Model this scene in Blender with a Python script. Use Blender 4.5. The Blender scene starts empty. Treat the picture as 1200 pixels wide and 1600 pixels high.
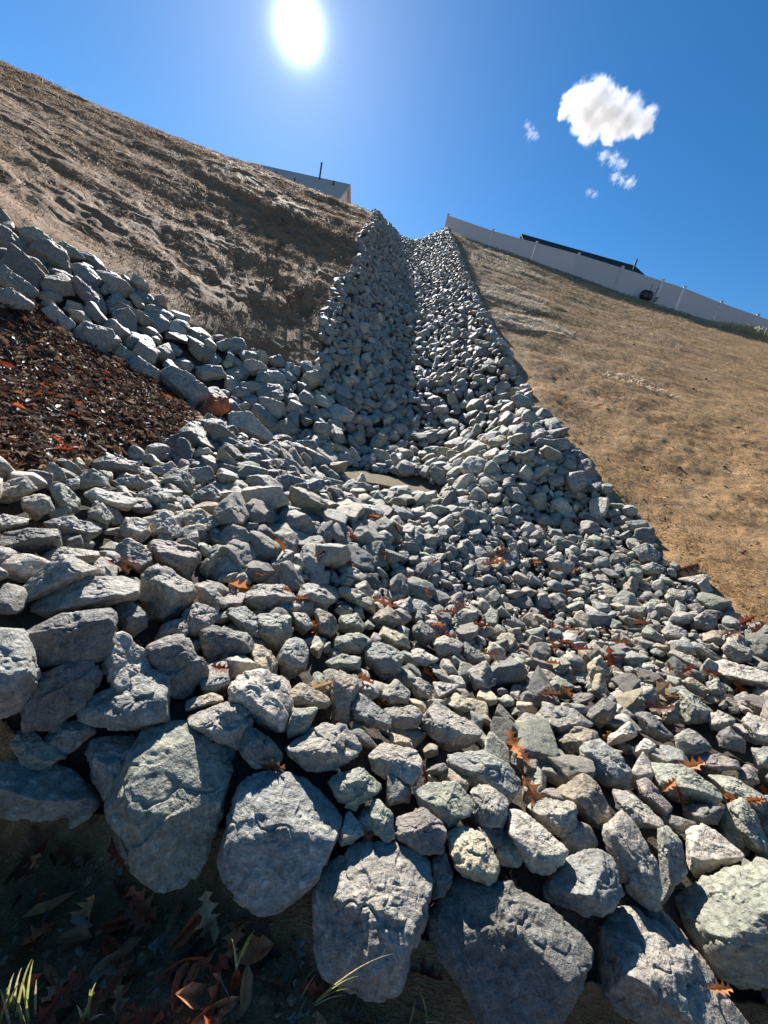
import bpy, math, random
import numpy as np
from math import radians, pi, sin, cos, tan, atan2, hypot
from mathutils import Vector, Matrix
random.seed(7); RNG = np.random.default_rng(7)

# ------------------------------------------------------------------ camera, light, exposure
SC = bpy.context.scene
COL = SC.collection
PITCH, ROLL, FPX = radians(-17), radians(13), 600.0
SUN_AZ, SUN_EL = radians(-21.0), radians(30.9)          # azimuth from +Y towards +X
FWD = np.array([0, cos(PITCH), sin(PITCH)]); UP0 = np.array([0, -sin(PITCH), cos(PITCH)]); RT0 = np.array([1., 0, 0])
CUP = UP0*cos(ROLL) - RT0*sin(ROLL); CRT = RT0*cos(ROLL) + UP0*sin(ROLL)
cam = bpy.data.cameras.new('camera'); cam_o = bpy.data.objects.new('camera', cam); COL.objects.link(cam_o)
M = Matrix(((CRT[0], CUP[0], -FWD[0], 0), (CRT[1], CUP[1], -FWD[1], 0), (CRT[2], CUP[2], -FWD[2], 0), (0, 0, 0, 1)))
cam_o.matrix_world = M
cam.sensor_fit = 'HORIZONTAL'; cam.sensor_width = 36.0; cam.lens = 36.0*FPX/1200.0
cam.clip_start = 0.05; cam.clip_end = 5000
SC.camera = cam_o
SUNV = np.array([sin(SUN_AZ)*cos(SUN_EL), cos(SUN_AZ)*cos(SUN_EL), sin(SUN_EL)])
sun = bpy.data.lights.new('sun', 'SUN'); sun.energy = 5.0; sun.angle = radians(0.5); sun.color = (1.0, 0.972, 0.935)
sun_o = bpy.data.objects.new('sun', sun); COL.objects.link(sun_o)
sun_o.rotation_euler = Vector(SUNV).to_track_quat('Z', 'Y').to_euler()
W = bpy.data.worlds.new('World'); SC.world = W; W.use_nodes = True
nt = W.node_tree; nt.nodes.clear()
def N(nt, t, **k):
    n = nt.nodes.new(t)
    for a, v in k.items():
        if a == 'inp':
            for i, x in v.items(): n.inputs[i].default_value = x
        else: setattr(n, a, v)
    return n
def L(nt, a, b): nt.links.new(a, b)
sky = N(nt, 'ShaderNodeTexSky', sky_type='NISHITA', sun_disc=False, sun_elevation=SUN_EL, sun_rotation=SUN_AZ,
        altitude=1200.0, air_density=1.0, dust_density=0.1, ozone_density=3.0)
hsv = N(nt, 'ShaderNodeHueSaturation', inp={'Saturation': 1.3, 'Value': 1.0, 'Hue': 0.5})
L(nt, sky.outputs[0], hsv.inputs['Color'])
tc = N(nt, 'ShaderNodeTexCoord')
dot = N(nt, 'ShaderNodeVectorMath', operation='DOT_PRODUCT'); dot.inputs[1].default_value = tuple(SUNV)
L(nt, tc.outputs['Generated'], dot.inputs[0])
ac = N(nt, 'ShaderNodeMath', operation='ARCCOSINE'); L(nt, dot.outputs['Value'], ac.inputs[0])
def falloff(deg, amp, power=1.0):      # amp*exp(-(angle/deg)^power)
    d = N(nt, 'ShaderNodeMath', operation='DIVIDE'); L(nt, ac.outputs[0], d.inputs[0]); d.inputs[1].default_value = radians(deg)
    p = N(nt, 'ShaderNodeMath', operation='POWER'); L(nt, d.outputs[0], p.inputs[0]); p.inputs[1].default_value = power
    m = N(nt, 'ShaderNodeMath', operation='MULTIPLY'); L(nt, p.outputs[0], m.inputs[0]); m.inputs[1].default_value = -1
    e = N(nt, 'ShaderNodeMath', operation='EXPONENT'); L(nt, m.outputs[0], e.inputs[0])
    a = N(nt, 'ShaderNodeMath', operation='MULTIPLY'); L(nt, e.outputs[0], a.inputs[0]); a.inputs[1].default_value = amp
    return a
bg = N(nt, 'ShaderNodeBackground', inp={'Strength': 0.06}); L(nt, hsv.outputs[0], bg.inputs[0])
g1, g2 = falloff(.95, 4.0, 1.2), falloff(9.0, 0.16, 1.0)
ga = N(nt, 'ShaderNodeMath', operation='ADD'); L(nt, g1.outputs[0], ga.inputs[0]); L(nt, g2.outputs[0], ga.inputs[1])
bg2 = N(nt, 'ShaderNodeBackground', inp={'Color': (0.88, 0.95, 1.0, 1)}); L(nt, ga.outputs[0], bg2.inputs['Strength'])
ad = N(nt, 'ShaderNodeAddShader'); L(nt, bg.outputs[0], ad.inputs[0]); L(nt, bg2.outputs[0], ad.inputs[1])
wo = N(nt, 'ShaderNodeOutputWorld'); L(nt, ad.outputs[0], wo.inputs[0])
SC.view_settings.view_transform = 'Standard'; SC.view_settings.look = 'None'
SC.view_settings.exposure = 1.18; SC.view_settings.gamma = 1.0
SC.cycles.max_bounces = 8; SC.cycles.diffuse_bounces = 4; SC.cycles.volume_bounces = 14
SC.cycles.transparent_max_bounces = 8
SC.cycles.volume_step_rate = 1.0

# ------------------------------------------------------------------ maths helpers
def ray(u, v):
    d = FWD + (u-600)/FPX*CRT - (v-800)/FPX*CUP
    return d/np.linalg.norm(d)
def at_h(u, v, h):                       # point on a pixel's ray at horizontal distance h
    d = ray(u, v); return d/hypot(d[0], d[1])*h
def at_z(u, v, z):
    d = ray(u, v); return d*(z/d[2])
def proj(p):
    p = np.atleast_2d(p); z = p@FWD
    return np.stack([600+FPX*(p@CRT)/z, 800-FPX*(p@CUP)/z], -1), z
def _h(ix, iy, iz, s):
    n = (ix*374761393 + iy*668265263 + iz*1274126177 + s*974634777) & 0xFFFFFFFF
    n = ((n ^ (n >> 13))*1103515245) & 0xFFFFFFFF
    n = ((n ^ (n >> 16))*2246822519) & 0xFFFFFFFF
    return ((n ^ (n >> 15)) & 0xFFFFFF)/float(0xFFFFFF)
def vnoise(p, s=0):                      # value noise in -1..1
    p = np.asarray(p, float); i = np.floor(p).astype(np.int64); f = p-i; f = f*f*f*(f*(f*6-15)+10)
    r = 0
    for dx in (0, 1):
        for dy in (0, 1):
            for dz in (0, 1):
                w = (f[..., 0] if dx else 1-f[..., 0])*(f[..., 1] if dy else 1-f[..., 1])*(f[..., 2] if dz else 1-f[..., 2])
                r = r + w*_h(i[..., 0]+dx, i[..., 1]+dy, i[..., 2]+dz, s)
    return r*2-1
def fbm(p, o=4, s=0, gain=.5):
    a, t, r = 1., 0., 0.
    for k in range(o):
        r = r + a*vnoise(np.asarray(p)*2.03**k, s+k*17); t += a; a *= gain
    return r/t
def sstep(a, b, x):
    t = np.clip((x-a)/(b-a), 0, 1); return t*t*(3-2*t)

# ------------------------------------------------------------------ the lie of the land
# far hillside: z = k(az)*h - c(az) up to the crest rc(az), channel carved into it
AZ = np.radians([-90, -70, -58, -46, -33, -24, -15, -10, 0, 10, 15.6, 22, 28, 38, 48.5, 60, 90])
FH = np.array([9., 9., 9., 8.6, 8.5, 8.6, 8.4, 8.4, 8.5, 8.6, 8.6, 7.2, 5.9, 4.9, 4.2, 4.0, 4.0])        # foot distance
FS = np.array([.13, .13, .13, .125, .062, .04, .015, .015, .03, .05, .061, -.01, -.0945, -.1945, -.277, -.33, -.35])
CH = np.array([30., 30., 29., 28., 28., 28., 27.5, 27.5, 28., 29., 30., 30., 30., 31., 32., 33., 34.])
CS = np.array([.28, .30, .325, .3387, .356, .3695, .366, .3635, .3645, .341, .324, .299, .277, .2385, .20, .17, .14])
FZ, CZ = FH*FS, CH*CS
KK = (CZ-FZ)/(CH-FH); CC = KK*CH-CZ
LE = np.array([[-2.15, 8.3], [-4.45, 27.1]]); RE = np.array([[2.35, 8.4], [0.0, 28.0]])
CD = LE[1]-LE[0]; CD = CD/np.linalg.norm(CD); CN = np.array([CD[1], -CD[0]])
def chan(x, y):
    """position across the channel, 0 at its left edge and 1 at its right edge, for points up the slope"""
    t = np.clip((y-8.3)/18.8, -.15, 1.3)
    lx = LE[0, 0]+(LE[1, 0]-LE[0, 0])*t; rx = RE[0, 0]+(RE[1, 0]-RE[0, 0])*t
    lx = lx + .12*np.sin(y*.9)+.07*np.sin(y*2.3)
    return (x-lx)/(rx-lx), rx-lx
def zfar(x, y, rough=True):
    az = np.arctan2(x, y); h = np.hypot(x, y)
    k = np.interp(az, AZ, KK); c = np.interp(az, AZ, CC); ch = np.interp(az, AZ, CH); cz = np.interp(az, AZ, CZ)
    z = np.where(h < ch, k*h-c, cz + .02*(h-ch))
    # brow rounds off over the last metres
    z = z - np.where(x > 0, .04, .14)*np.exp(-((h-ch)/.9)**2)
    s, w = chan(x, y); front = sstep(7.6, 9.0, y)*(1-sstep(28.5, 31, y))
    q = np.clip(1-np.abs(s-.5)*2, 0, 1)
    carve = -.85*sstep(0, .95, q)
    lev = .15*np.exp(-((s-.03)/.05)**2) + .20*np.exp(-((s-.97)/.05)**2)
    z = z + (carve+lev)*front
    if rough:
        a = az*14
        off = 1-sstep(-.12, -.02, s)*(1-sstep(1.02, 1.1, s))*front
        onhill = sstep(0, 2.0, h-np.interp(az, AZ, FH))*off
        left = (x < 0)
        P = np.stack([a*1.2+h*.25, h*1.5, 0*a], -1)
        n1 = fbm(P*.55, 3, 3); n2 = 1-np.abs(fbm(P*np.array([1.1, 1.7, 1]), 3, 9))*2.4
        Pd = np.stack([a*3.0-h*1.1, h*.9+a*.8, 0*a], -1); n3 = fbm(Pd, 3, 21)
        amp = np.where(left, .9, .30)
        z = z + onhill*amp*(.17*n1 + .05*n2 + .05*n3)*np.clip((ch-h)/2.5+.35, .25, 1)
        # scarp below the brow on the left hill: bright lip with a steep shaded face under it
        lip = np.interp(az, np.radians([-34, -30, -26, -20, -14, -9]), [21.5, 20.8, 19.6, 18.6, 18.4, 18.2])
        wgt = sstep(radians(-37), radians(-28), az)*(s < 0)*front
        z = z + wgt*.2*sstep(-1.1, .15, h-lip)*(1-sstep(1.2, 7.0, h-lip))
        z = z + wgt*off*.05*fbm(np.stack([a*7, h*1.3, 0*a], -1), 2, 5)
        # straw sheets rucked into terraces on the right hill, near the channel
        wr = sstep(1.06, 1.15, s)*(1-sstep(radians(14), radians(22), az))*sstep(11, 14, h)
        z = z + wr*.05*(np.abs(((h*.42+n1*.5) % 1)-.5)*2-.5)
    return z
# near ground: control points (u, v, z) or (u, v, -h) read off the photograph, thin plate spline through them
CPZ = [(0,1600,-1.62),(300,1600,-1.66),(600,1640,-1.68),(60,1300,-1.60),(240,1410,-1.66),(430,1445,-1.66),(590,1590,-1.69),(900,1640,-1.68),(1100,1640,-1.62),
 (250,1150,-1.36),(430,1215,-1.40),(600,1325,-1.44),(720,1375,-1.46),(850,1400,-1.46),(1000,1400,-1.44),(1150,1360,-1.42),(10,1170,-1.30),
 (100,1020,-1.14),(250,1000,-1.25),(100,860,-1.02),(0,765,-.87),(250,860,-1.15),(400,1050,-1.33),(400,870,-1.24),(400,770,-1.13),(300,720,-1.03),
 (600,1200,-1.42),(600,1050,-1.47),(600,900,-1.44),(560,820,-1.27),(800,1200,-1.47),(800,1050,-1.54),(850,950,-1.54),(750,860,-1.38),
 (1000,1220,-1.42),(1000,1060,-1.44),(1000,960,-1.36),(1150,1170,-1.33),(1150,1040,-1.24),(1000,900,-1.2),(960,890,-1.22),(850,810,-1.10),(760,800,-1.14)]
CPH = [(1050,880,4.85),(1200,1005,4.15),(1125,940,4.5),(990,818,5.4),(940,765,5.85),(880,690,6.9),(500,760,4.9),(580,784,4.9),(660,798,4.9),(560,742,5.9),(620,756,5.9),(545,722,6.35),(640,740,6.35),(690,755,6.1),
 (450,715,5.2),(700,735,6.3),(750,700,6.7),(520,690,6.6),(480,640,7.2),(430,690,6.0),(480,580,8.4),(825,622,8.4),
 (0,455,6.5),(60,485,6.6),(180,550,6.6),(250,600,6.4),(330,650,5.9),(0,345,8.7),(120,405,8.6),(250,480,8.5),(400,560,8.3),(120,470,7.4),(250,545,7.3),(350,600,7.2),(400,640,6.7),
 (100,600,4.9),(0,580,4.8),(0,680,3.4),(150,680,4.0),(250,660,4.9),(200,720,3.9),(370,680,5.2),(800,700,6.2)]
CP = [at_z(*c) for c in CPZ] + [at_h(*c) for c in CPH] + [np.array(p, float) for p in
  [(0,7.2,-1.1),(0,8.0,-.8),(0,9,-.38),(-1.2,7.6,-.6),(-1.3,8.6,-.12),(1.3,7.6,-.6),(1.4,8.6,-.15),(.7,7.0,-1.1),(-.7,7.0,-1.1),(0,-2,-1.62),(-3,-2,-1.4),(3,-2,-1.6),(0,-7,-1.6),(-8,-3,-.9),(8,-4,-1.3),(-4,1,-1.15),(4,0.5,-1.35),(-6,3.5,-.55),(-9,6,.3),(6,2,-.9),(0,0,-1.66),(1.2,0,-1.66),(-1.2,0.3,-1.6)]]
for a in range(-75, 80, 10):
    for extra in (1.6, 3.6):
        hh = np.interp(radians(a), AZ, FH)+extra
        x, y = sin(radians(a))*hh, cos(radians(a))*hh
        CP.append(np.array([x, y, zfar(np.array([x]), np.array([y]), False)[0]]))
CP = np.array(CP)
def _U(r2): return np.where(r2 > 1e-12, .5*r2*np.log(r2+1e-20), 0)
_n = len(CP); _K = _U(((CP[:, None, :2]-CP[None, :, :2])**2).sum(-1)) + 2e-3*np.eye(_n)
_Pm = np.c_[np.ones(_n), CP[:, :2]]
_A = np.block([[_K, _Pm], [_Pm.T, np.zeros((3, 3))]])
_w = np.linalg.solve(_A, np.r_[CP[:, 2], 0, 0, 0])
def znear(x, y):
    sh = x.shape; X = x.ravel(); Y = y.ravel(); o = np.empty(X.size)
    for i in range(0, X.size, 40000):
        xs, ys = X[i:i+40000], Y[i:i+40000]
        o[i:i+40000] = _U((xs[:, None]-CP[None, :, 0])**2+(ys[:, None]-CP[None, :, 1])**2)@_w[:_n] + _w[_n]+_w[_n+1]*xs+_w[_n+2]*ys
    return o.reshape(sh)
def ground(x, y, rough=True):
    x = np.asarray(x, float); y = np.asarray(y, float)
    az = np.arctan2(x, y); h = np.hypot(x, y); fh = np.interp(az, AZ, FH)
    b = sstep(fh+.3, fh+2.2, h)*(np.abs(az) < radians(89)) 
    b = b*sstep(-1, .5, y)
    z = zfar(x, y, rough)*b
    m = b < .9999
    zn = np.full(x.shape, -1.5); far = (h > 40)
    mm = m & ~far
    if mm.any(): zn[mm] = znear(x[mm], y[mm])
    return z + np.where(b < 1, (1-b)*zn, 0)
# smooth lookup grid for ray casting and scattering
def hit(u, v, rough=False):
    d = ray(u, v); hl = hypot(d[0], d[1])
    t = np.concatenate([np.linspace(.25, 12, 700), np.linspace(12, 45, 500)])/hl
    P = t[:, None]*d; g = ground(P[:, 0], P[:, 1], rough)
    k = np.nonzero(P[:, 2] < g)[0]
    if not len(k): return P[-1]
    k = k[0]
    if k == 0: return P[0]
    a, b = t[k-1], t[k]; fa = P[k-1, 2]-g[k-1]; fb = P[k, 2]-g[k]
    return d*(a+(b-a)*fa/(fa-fb))
def hits(l): return np.array([hit(*p)[:2] for p in l])
def inside(px, py, poly):
    c = np.zeros(px.shape, bool); n = len(poly)
    for i in range(n):
        x1, y1 = poly[i]; x2, y2 = poly[(i+1) % n]
        k = ((y1 > py) != (y2 > py)) & (px < (x2-x1)*(py-y1)/((y2-y1) or 1e-9)+x1)
        c ^= k
    return c
XY = lambda *p: np.array(p, float)
ROCKPOLY = np.concatenate([XY((-9.5, 6.6)), hits([(0,345),(60,372),(120,402),(200,442),(250,478),(340,530),(420,562),(478,585)]), XY((-2.1, 9.6), (2.3, 9.6)),
  hits([(825,622),(870,672),(940,762),(1000,812),(1052,882),(1115,932),(1200,1002)]), XY((4.0, 1.4), (3.9, .2), (2.2, -.3)),
  hits([(1200,1560),(1000,1540),(760,1500),(590,1440),(430,1310),(240,1270),(60,1200)]), XY((-1.9, .9), (-3.2, 1.6), (-2.9, 2.4)),
  hits([(0,748),(100,722),(200,706),(280,682),(325,655),(300,632),(250,602),(190,566),(110,532),(60,488),(0,474)]), XY((-7.2, 4.9))])
FLOORPOLY = hits([(515,716),(560,728),(650,741),(700,756),(690,775),(600,768),(540,752)])
LEAFPOLY = np.concatenate([hits([(0,470),(60,484),(110,530),(190,566),(250,604),(310,650),(280,684),(200,708),(100,724),(0,752)]), XY((-3.2, 1.9), (-5.5, 2.2), (-6.8, 4.5))])
def rockmask(x, y):
    s, w = chan(x, y)
    m = (s > -.02) & (s < 1.02) & (y > 8.6) & (y < 29.2)
    return (inside(x, y, ROCKPOLY) | m) & ~inside(x, y, FLOORPOLY)

# ------------------------------------------------------------------ mesh and tagging helpers
def mesh_np(name, V, F, smooth=False, mats=(), attrs=None, matidx=None):
    """V (n,3); F (m,3) or (m,4)"""
    me = bpy.data.meshes.new(name); V = np.ascontiguousarray(V, np.float32); F = np.ascontiguousarray(F, np.int32)
    me.vertices.add(len(V)); me.vertices.foreach_set('co', V.ravel())
    k = F.shape[1]; me.loops.add(F.size); me.loops.foreach_set('vertex_index', F.ravel())
    me.polygons.add(len(F)); me.polygons.foreach_set('loop_start', np.arange(0, F.size, k, dtype=np.int32))
    me.polygons.foreach_set('loop_total', np.full(len(F), k, np.int32))
    me.polygons.foreach_set('use_smooth', np.full(len(F), smooth, bool))
    if matidx is not None: me.polygons.foreach_set('material_index', np.asarray(matidx, np.int32))
    for a, arr in (attrs or {}).items():
        at = me.color_attributes.new(a, 'FLOAT_COLOR', 'POINT'); c = np.ones((len(V), 4), np.float32); c[:, :arr.shape[1]] = arr
        at.data.foreach_set('color', c.ravel())
    for m in mats: me.materials.append(m)
    me.update(calc_edges=True); return me
def link(name, me, parent=None, loc=None):
    o = bpy.data.objects.new(name, me); COL.objects.link(o)
    if parent is not None: o.parent = parent
    if loc is not None: o.location = loc
    return o
def tag(o, label=None, cat=None, group=None, kind=None):
    if label: o['label'] = label
    if cat: o['category'] = cat
    if group: o['group'] = group
    if kind: o['kind'] = kind
    return o
def empty(name, loc=(0, 0, 0), rz=0):
    o = bpy.data.objects.new(name, None); COL.objects.link(o); o.location = loc; o.rotation_euler.z = rz
    o.empty_display_size = .1; return o
class MB:                                                   # small mixed mesh builder
    def __init__(s): s.v = []; s.f = []
    def add(s, v, f):
        n = len(s.v); s.v += [tuple(p) for p in v]; s.f += [tuple(i+n for i in q) for q in f]; return s
    def box(s, c, d, R=None):
        v = [np.array([(i-.5)*d[0], (j-.5)*d[1], (k-.5)*d[2]]) for i in (0, 1) for j in (0, 1) for k in (0, 1)]
        if R is not None: v = [R@p for p in v]
        v = [p+np.array(c) for p in v]
        return s.add(v, [(0,1,3,2),(4,6,7,5),(0,4,5,1),(2,3,7,6),(0,2,6,4),(1,5,7,3)])
    def tube(s, pts, r, n=8, cap=True):
        pts = [np.array(p, float) for p in pts]; r = r if hasattr(r, '__len__') else [r]*len(pts); V = []; F = []
        ref = np.array([.13, .2, 1.])
        for i, p in enumerate(pts):
            t = pts[min(i+1, len(pts)-1)]-pts[max(i-1, 0)]; t = t/(np.linalg.norm(t)+1e-9)
            a = np.cross(t, ref); a = a/(np.linalg.norm(a)+1e-9); b = np.cross(t, a)
            V += [p+r[i]*(a*cos(2*pi*k/n)+b*sin(2*pi*k/n)) for k in range(n)]
        for i in range(len(pts)-1):
            F += [(i*n+k, i*n+(k+1) % n, (i+1)*n+(k+1) % n, (i+1)*n+k) for k in range(n)]
        if cap: F += [tuple(range(n))[::-1], tuple(range((len(pts)-1)*n, len(pts)*n))]
        return s.add(V, F)
    def mesh(s, name, mat, smooth=False, bevel=0):
        me = bpy.data.meshes.new(name); me.from_pydata(s.v, [], s.f); me.materials.append(mat)
        for p in me.polygons: p.use_smooth = smooth
        return me
def part(name, mb, mat, parent=None, smooth=False, bevel=0):
    o = link(name, mb.mesh(name, mat, smooth), parent)
    if bevel:
        b = o.modifiers.new('bevel', 'BEVEL'); b.width = bevel; b.segments = 2; b.limit_method = 'ANGLE'
    return o

# ------------------------------------------------------------------ materials
def new_mat(name, rough=.8, spec=.3):
    m = bpy.data.materials.new(name); m.use_nodes = True; t = m.node_tree
    b = t.nodes['Principled BSDF']; b.inputs['Roughness'].default_value = rough; b.inputs['Specular IOR Level'].default_value = spec
    return m, t, b
def ramp(t, fac, stops, interp='LINEAR'):
    r = t.nodes.new('ShaderNodeValToRGB'); r.color_ramp.interpolation = interp
    while len(r.color_ramp.elements) < len(stops): r.color_ramp.elements.new(.5)
    for e, (p, c) in zip(r.color_ramp.elements, stops): e.position = p; e.color = (*c, 1) if len(c) == 3 else c
    L(t, fac, r.inputs[0]); return r
def noise(t, vec, scale, detail=4, rough=.55, dist=0):
    n = N(t, 'ShaderNodeTexNoise', inp={'Scale': scale, 'Detail': detail, 'Roughness': rough, 'Distortion': dist})
    if vec is not None: L(t, vec, n.inputs['Vector'])
    return n
def mix(t, mode, fac, a, b):
    n = t.nodes.new('ShaderNodeMix'); n.data_type = 'RGBA'; n.blend_type = mode
    for s, v in ((n.inputs['Factor'], fac), (n.inputs['A'], a), (n.inputs['B'], b)):
        if isinstance(v, bpy.types.NodeSocket): L(t, v, s)
        elif isinstance(v, (int, float)): s.default_value = v
        else: s.default_value = (*v, 1)
    return n.outputs['Result']
def mapping(t, vec, scale=(1, 1, 1), rot=(0, 0, 0), loc=(0, 0, 0)):
    n = N(t, 'ShaderNodeMapping'); n.inputs['Scale'].default_value = scale; n.inputs['Rotation'].default_value = rot
    n.inputs['Location'].default_value = loc
    L(t, vec, n.inputs['Vector']); return n.outputs[0]
def bump(t, h, strength, dist, nrm=None):
    n = N(t, 'ShaderNodeBump', inp={'Strength': strength, 'Distance': dist}); L(t, h, n.inputs['Height'])
    if nrm is not None: L(t, nrm, n.inputs['Normal'])
    return n.outputs[0]
def rock_mat(name, use_attr, detail=1.0):
    m, t, b = new_mat(name, .62, .45)
    tc = N(t, 'ShaderNodeTexCoord')
    if use_attr:
        a = N(t, 'ShaderNodeAttribute', attribute_name='tint'); base = a.outputs['Color']; vec = tc.outputs['Object']; bent = vec
        rot = a.outputs['Alpha']
    else:
        oi = N(t, 'ShaderNodeObjectInfo'); base = oi.outputs['Color']
        ofs = N(t, 'ShaderNodeVectorMath', operation='MULTIPLY_ADD'); L(t, oi.outputs['Random'], ofs.inputs[0])
        ofs.inputs[1].default_value = (7, 11, 5); L(t, tc.outputs['Object'], ofs.inputs[2]); vec = ofs.outputs[0]
        vr = N(t, 'ShaderNodeVectorRotate', rotation_type='AXIS_ANGLE'); vr.inputs['Axis'].default_value = (.4, .7, .6)
        mu = N(t, 'ShaderNodeMath', operation='MULTIPLY', inp={1: 6.28}); L(t, oi.outputs['Random'], mu.inputs[0])
        L(t, vec, vr.inputs['Vector']); L(t, mu.outputs[0], vr.inputs['Angle']); bent = vr.outputs[0]
    big = noise(t, vec, 9, 5, .6); mid = noise(t, vec, 42, 6, .62, .4); fine = noise(t, vec, 210, 3, .6)
    fol = noise(t, mapping(t, bent, (14, 14, 95)), 1.0, 5, .6, .8)             # foliation streaks
    c = mix(t, 'MULTIPLY', 1.0, base, ramp(t, big.outputs['Fac'], [(.28, (.68, .66, .62)), (.5, (.98, .97, .94)), (.72, (1.28, 1.22, 1.1))]).outputs[0])
    c = mix(t, 'MULTIPLY', .85, c, ramp(t, mid.outputs['Fac'], [(.3, (.45, .43, .40)), (.47, (.94, .93, .90)), (.6, (1.2, 1.19, 1.16)), (.7, (2.0, 1.97, 1.9))]).outputs[0])
    c = mix(t, 'MULTIPLY', .6, c, ramp(t, fol.outputs['Fac'], [(.32, (.66, .63, .59)), (.5, (1, 1, 1)), (.68, (1.4, 1.38, 1.32))]).outputs[0])
    c = mix(t, 'MULTIPLY', .45, c, ramp(t, fine.outputs['Fac'], [(.3, (.6, .6, .6)), (.7, (1.4, 1.4, 1.4))]).outputs[0])
    # ochre stain and pale crust in irregular patches
    st = noise(t, vec, 5.5, 5, .65, .6)
    c = mix(t, 'MIX', ramp(t, st.outputs['Fac'], [(.62, (0, 0, 0)), (.74, (.55, .55, .55))]).outputs[0], c, (.33, .29, .18))
    vn = noise(t, mapping(t, bent, (6, 26, 6)), 1.0, 6, .7, 1.5)
    c = mix(t, 'MIX', ramp(t, vn.outputs['Fac'], [(.49, (0, 0, 0)), (.503, (.35, .35, .35)), (.516, (0, 0, 0))]).outputs[0], c, (.5, .5, .46))
    L(t, c, b.inputs['Base Color'])
    L(t, ramp(t, mid.outputs['Fac'], [(.3, (.5,)*3), (.7, (.75,)*3)]).outputs[0], b.inputs['Roughness'])
    h1 = bump(t, big.outputs['Fac'], .6*detail, .03); h2 = bump(t, mid.outputs['Fac'], 1.0*detail, .016, h1)
    h3 = bump(t, fol.outputs['Fac'], .6*detail, .006, h2); h4 = bump(t, fine.outputs['Fac'], .7*detail, .004, h3)
    L(t, h4, b.inputs['Normal']); return m
M_ROCK = rock_mat('rock', False); M_ROCKS = rock_mat('rocks', True)
def simple(name, col, rough=.6, spec=.4, bs=0, bsc=30, var=.15, metal=0):
    m, t, b = new_mat(name, rough, spec); tc = N(t, 'ShaderNodeTexCoord'); n = noise(t, tc.outputs['Object'], bsc, 5, .6)
    lo = tuple(c*(1-var) for c in col); hi = tuple(c*(1+var) for c in col)
    L(t, ramp(t, n.outputs['Fac'], [(.3, lo), (.7, hi)]).outputs[0], b.inputs['Base Color'])
    b.inputs['Metallic'].default_value = metal
    if bs: L(t, bump(t, n.outputs['Fac'], bs, .01), b.inputs['Normal'])
    return m
def terrain_mat():
    m, t, b = new_mat('terrain', .85, .15)
    tc = N(t, 'ShaderNodeTexCoord'); P = tc.outputs['Object']
    a = N(t, 'ShaderNodeAttribute', attribute_name='zone'); sep = N(t, 'ShaderNodeSeparateColor'); L(t, a.outputs['Color'], sep.inputs[0])
    n1 = noise(t, P, 1.1, 6, .6); n2 = noise(t, P, 14, 5, .65); n3 = noise(t, mapping(t, P, (150, 40, 60), (0, 0, .5)), 1, 3, .6, .5)
    n4 = noise(t, mapping(t, P, (35, 170, 60), (0, 0, .25)), 1, 3, .6, .5)
    n5 = noise(t, mapping(t, P, (1.2, 9, 1), (0, 0, .35)), 1, 5, .6, .6)
    rs = ramp(t, n1.outputs['Fac'], [(.3, (.36, .215, .10)), (.5, (.45, .275, .13)), (.7, (.53, .34, .17))])     # straw mat, right
    rs2 = mix(t, 'MULTIPLY', .8, rs.outputs[0], ramp(t, n3.outputs['Fac'], [(.3, (.45, .42, .38)), (.5, (.95, .95, .95)), (.72, (1.7, 1.65, 1.5))]).outputs[0])
    rs3 = mix(t, 'MULTIPLY', .6, rs2, ramp(t, n4.outputs['Fac'], [(.3, (.5, .5, .5)), (.7, (1.5, 1.5, 1.5))]).outputs[0])
    rs3 = mix(t, 'MULTIPLY', .55, rs3, ramp(t, n5.outputs['Fac'], [(.34, (.62, .6, .58)), (.5, (1, 1, 1)), (.7, (1.25, 1.25, 1.2))]).outputs[0])
    ls = mix(t, 'MULTIPLY', 1.0, rs3, (.84, .78, .80))                                                             # older matting, left
    so = ramp(t, n2.outputs['Fac'], [(.3, (.17, .09, .043)), (.5, (.29, .16, .075)), (.7, (.41, .24, .115))])    # dark soil
    fl = ramp(t, n2.outputs['Fac'], [(.3, (.17, .13, .08)), (.7, (.27, .21, .13))])                                # silt floor
    pt = noise(t, mapping(t, P, (.5, 1.3, .5), (0, 0, .2)), 1, 4, .6)
    c = mix(t, 'MIX', sep.outputs['Red'], so.outputs[0], rs3)
    c = mix(t, 'MIX', sep.outputs['Green'], c, ls)
    c = mix(t, 'MIX', sep.outputs['Blue'], c, fl.outputs[0])
    bed = ramp(t, n2.outputs['Fac'], [(.3, (.045, .038, .03)), (.7, (.13, .11, .085))])  # ground under the rocks: shade of the gaps put into the colour
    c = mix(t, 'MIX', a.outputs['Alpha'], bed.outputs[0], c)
    L(t, c, b.inputs['Base Color'])
    h1 = bump(t, n2.outputs['Fac'], .6, .05); h2 = bump(t, n3.outputs['Fac'], .8, .02, h1); h3 = bump(t, n4.outputs['Fac'], .7, .02, h2)
    L(t, h3, b.inputs['Normal']); return m
M_TERR = terrain_mat()
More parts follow.
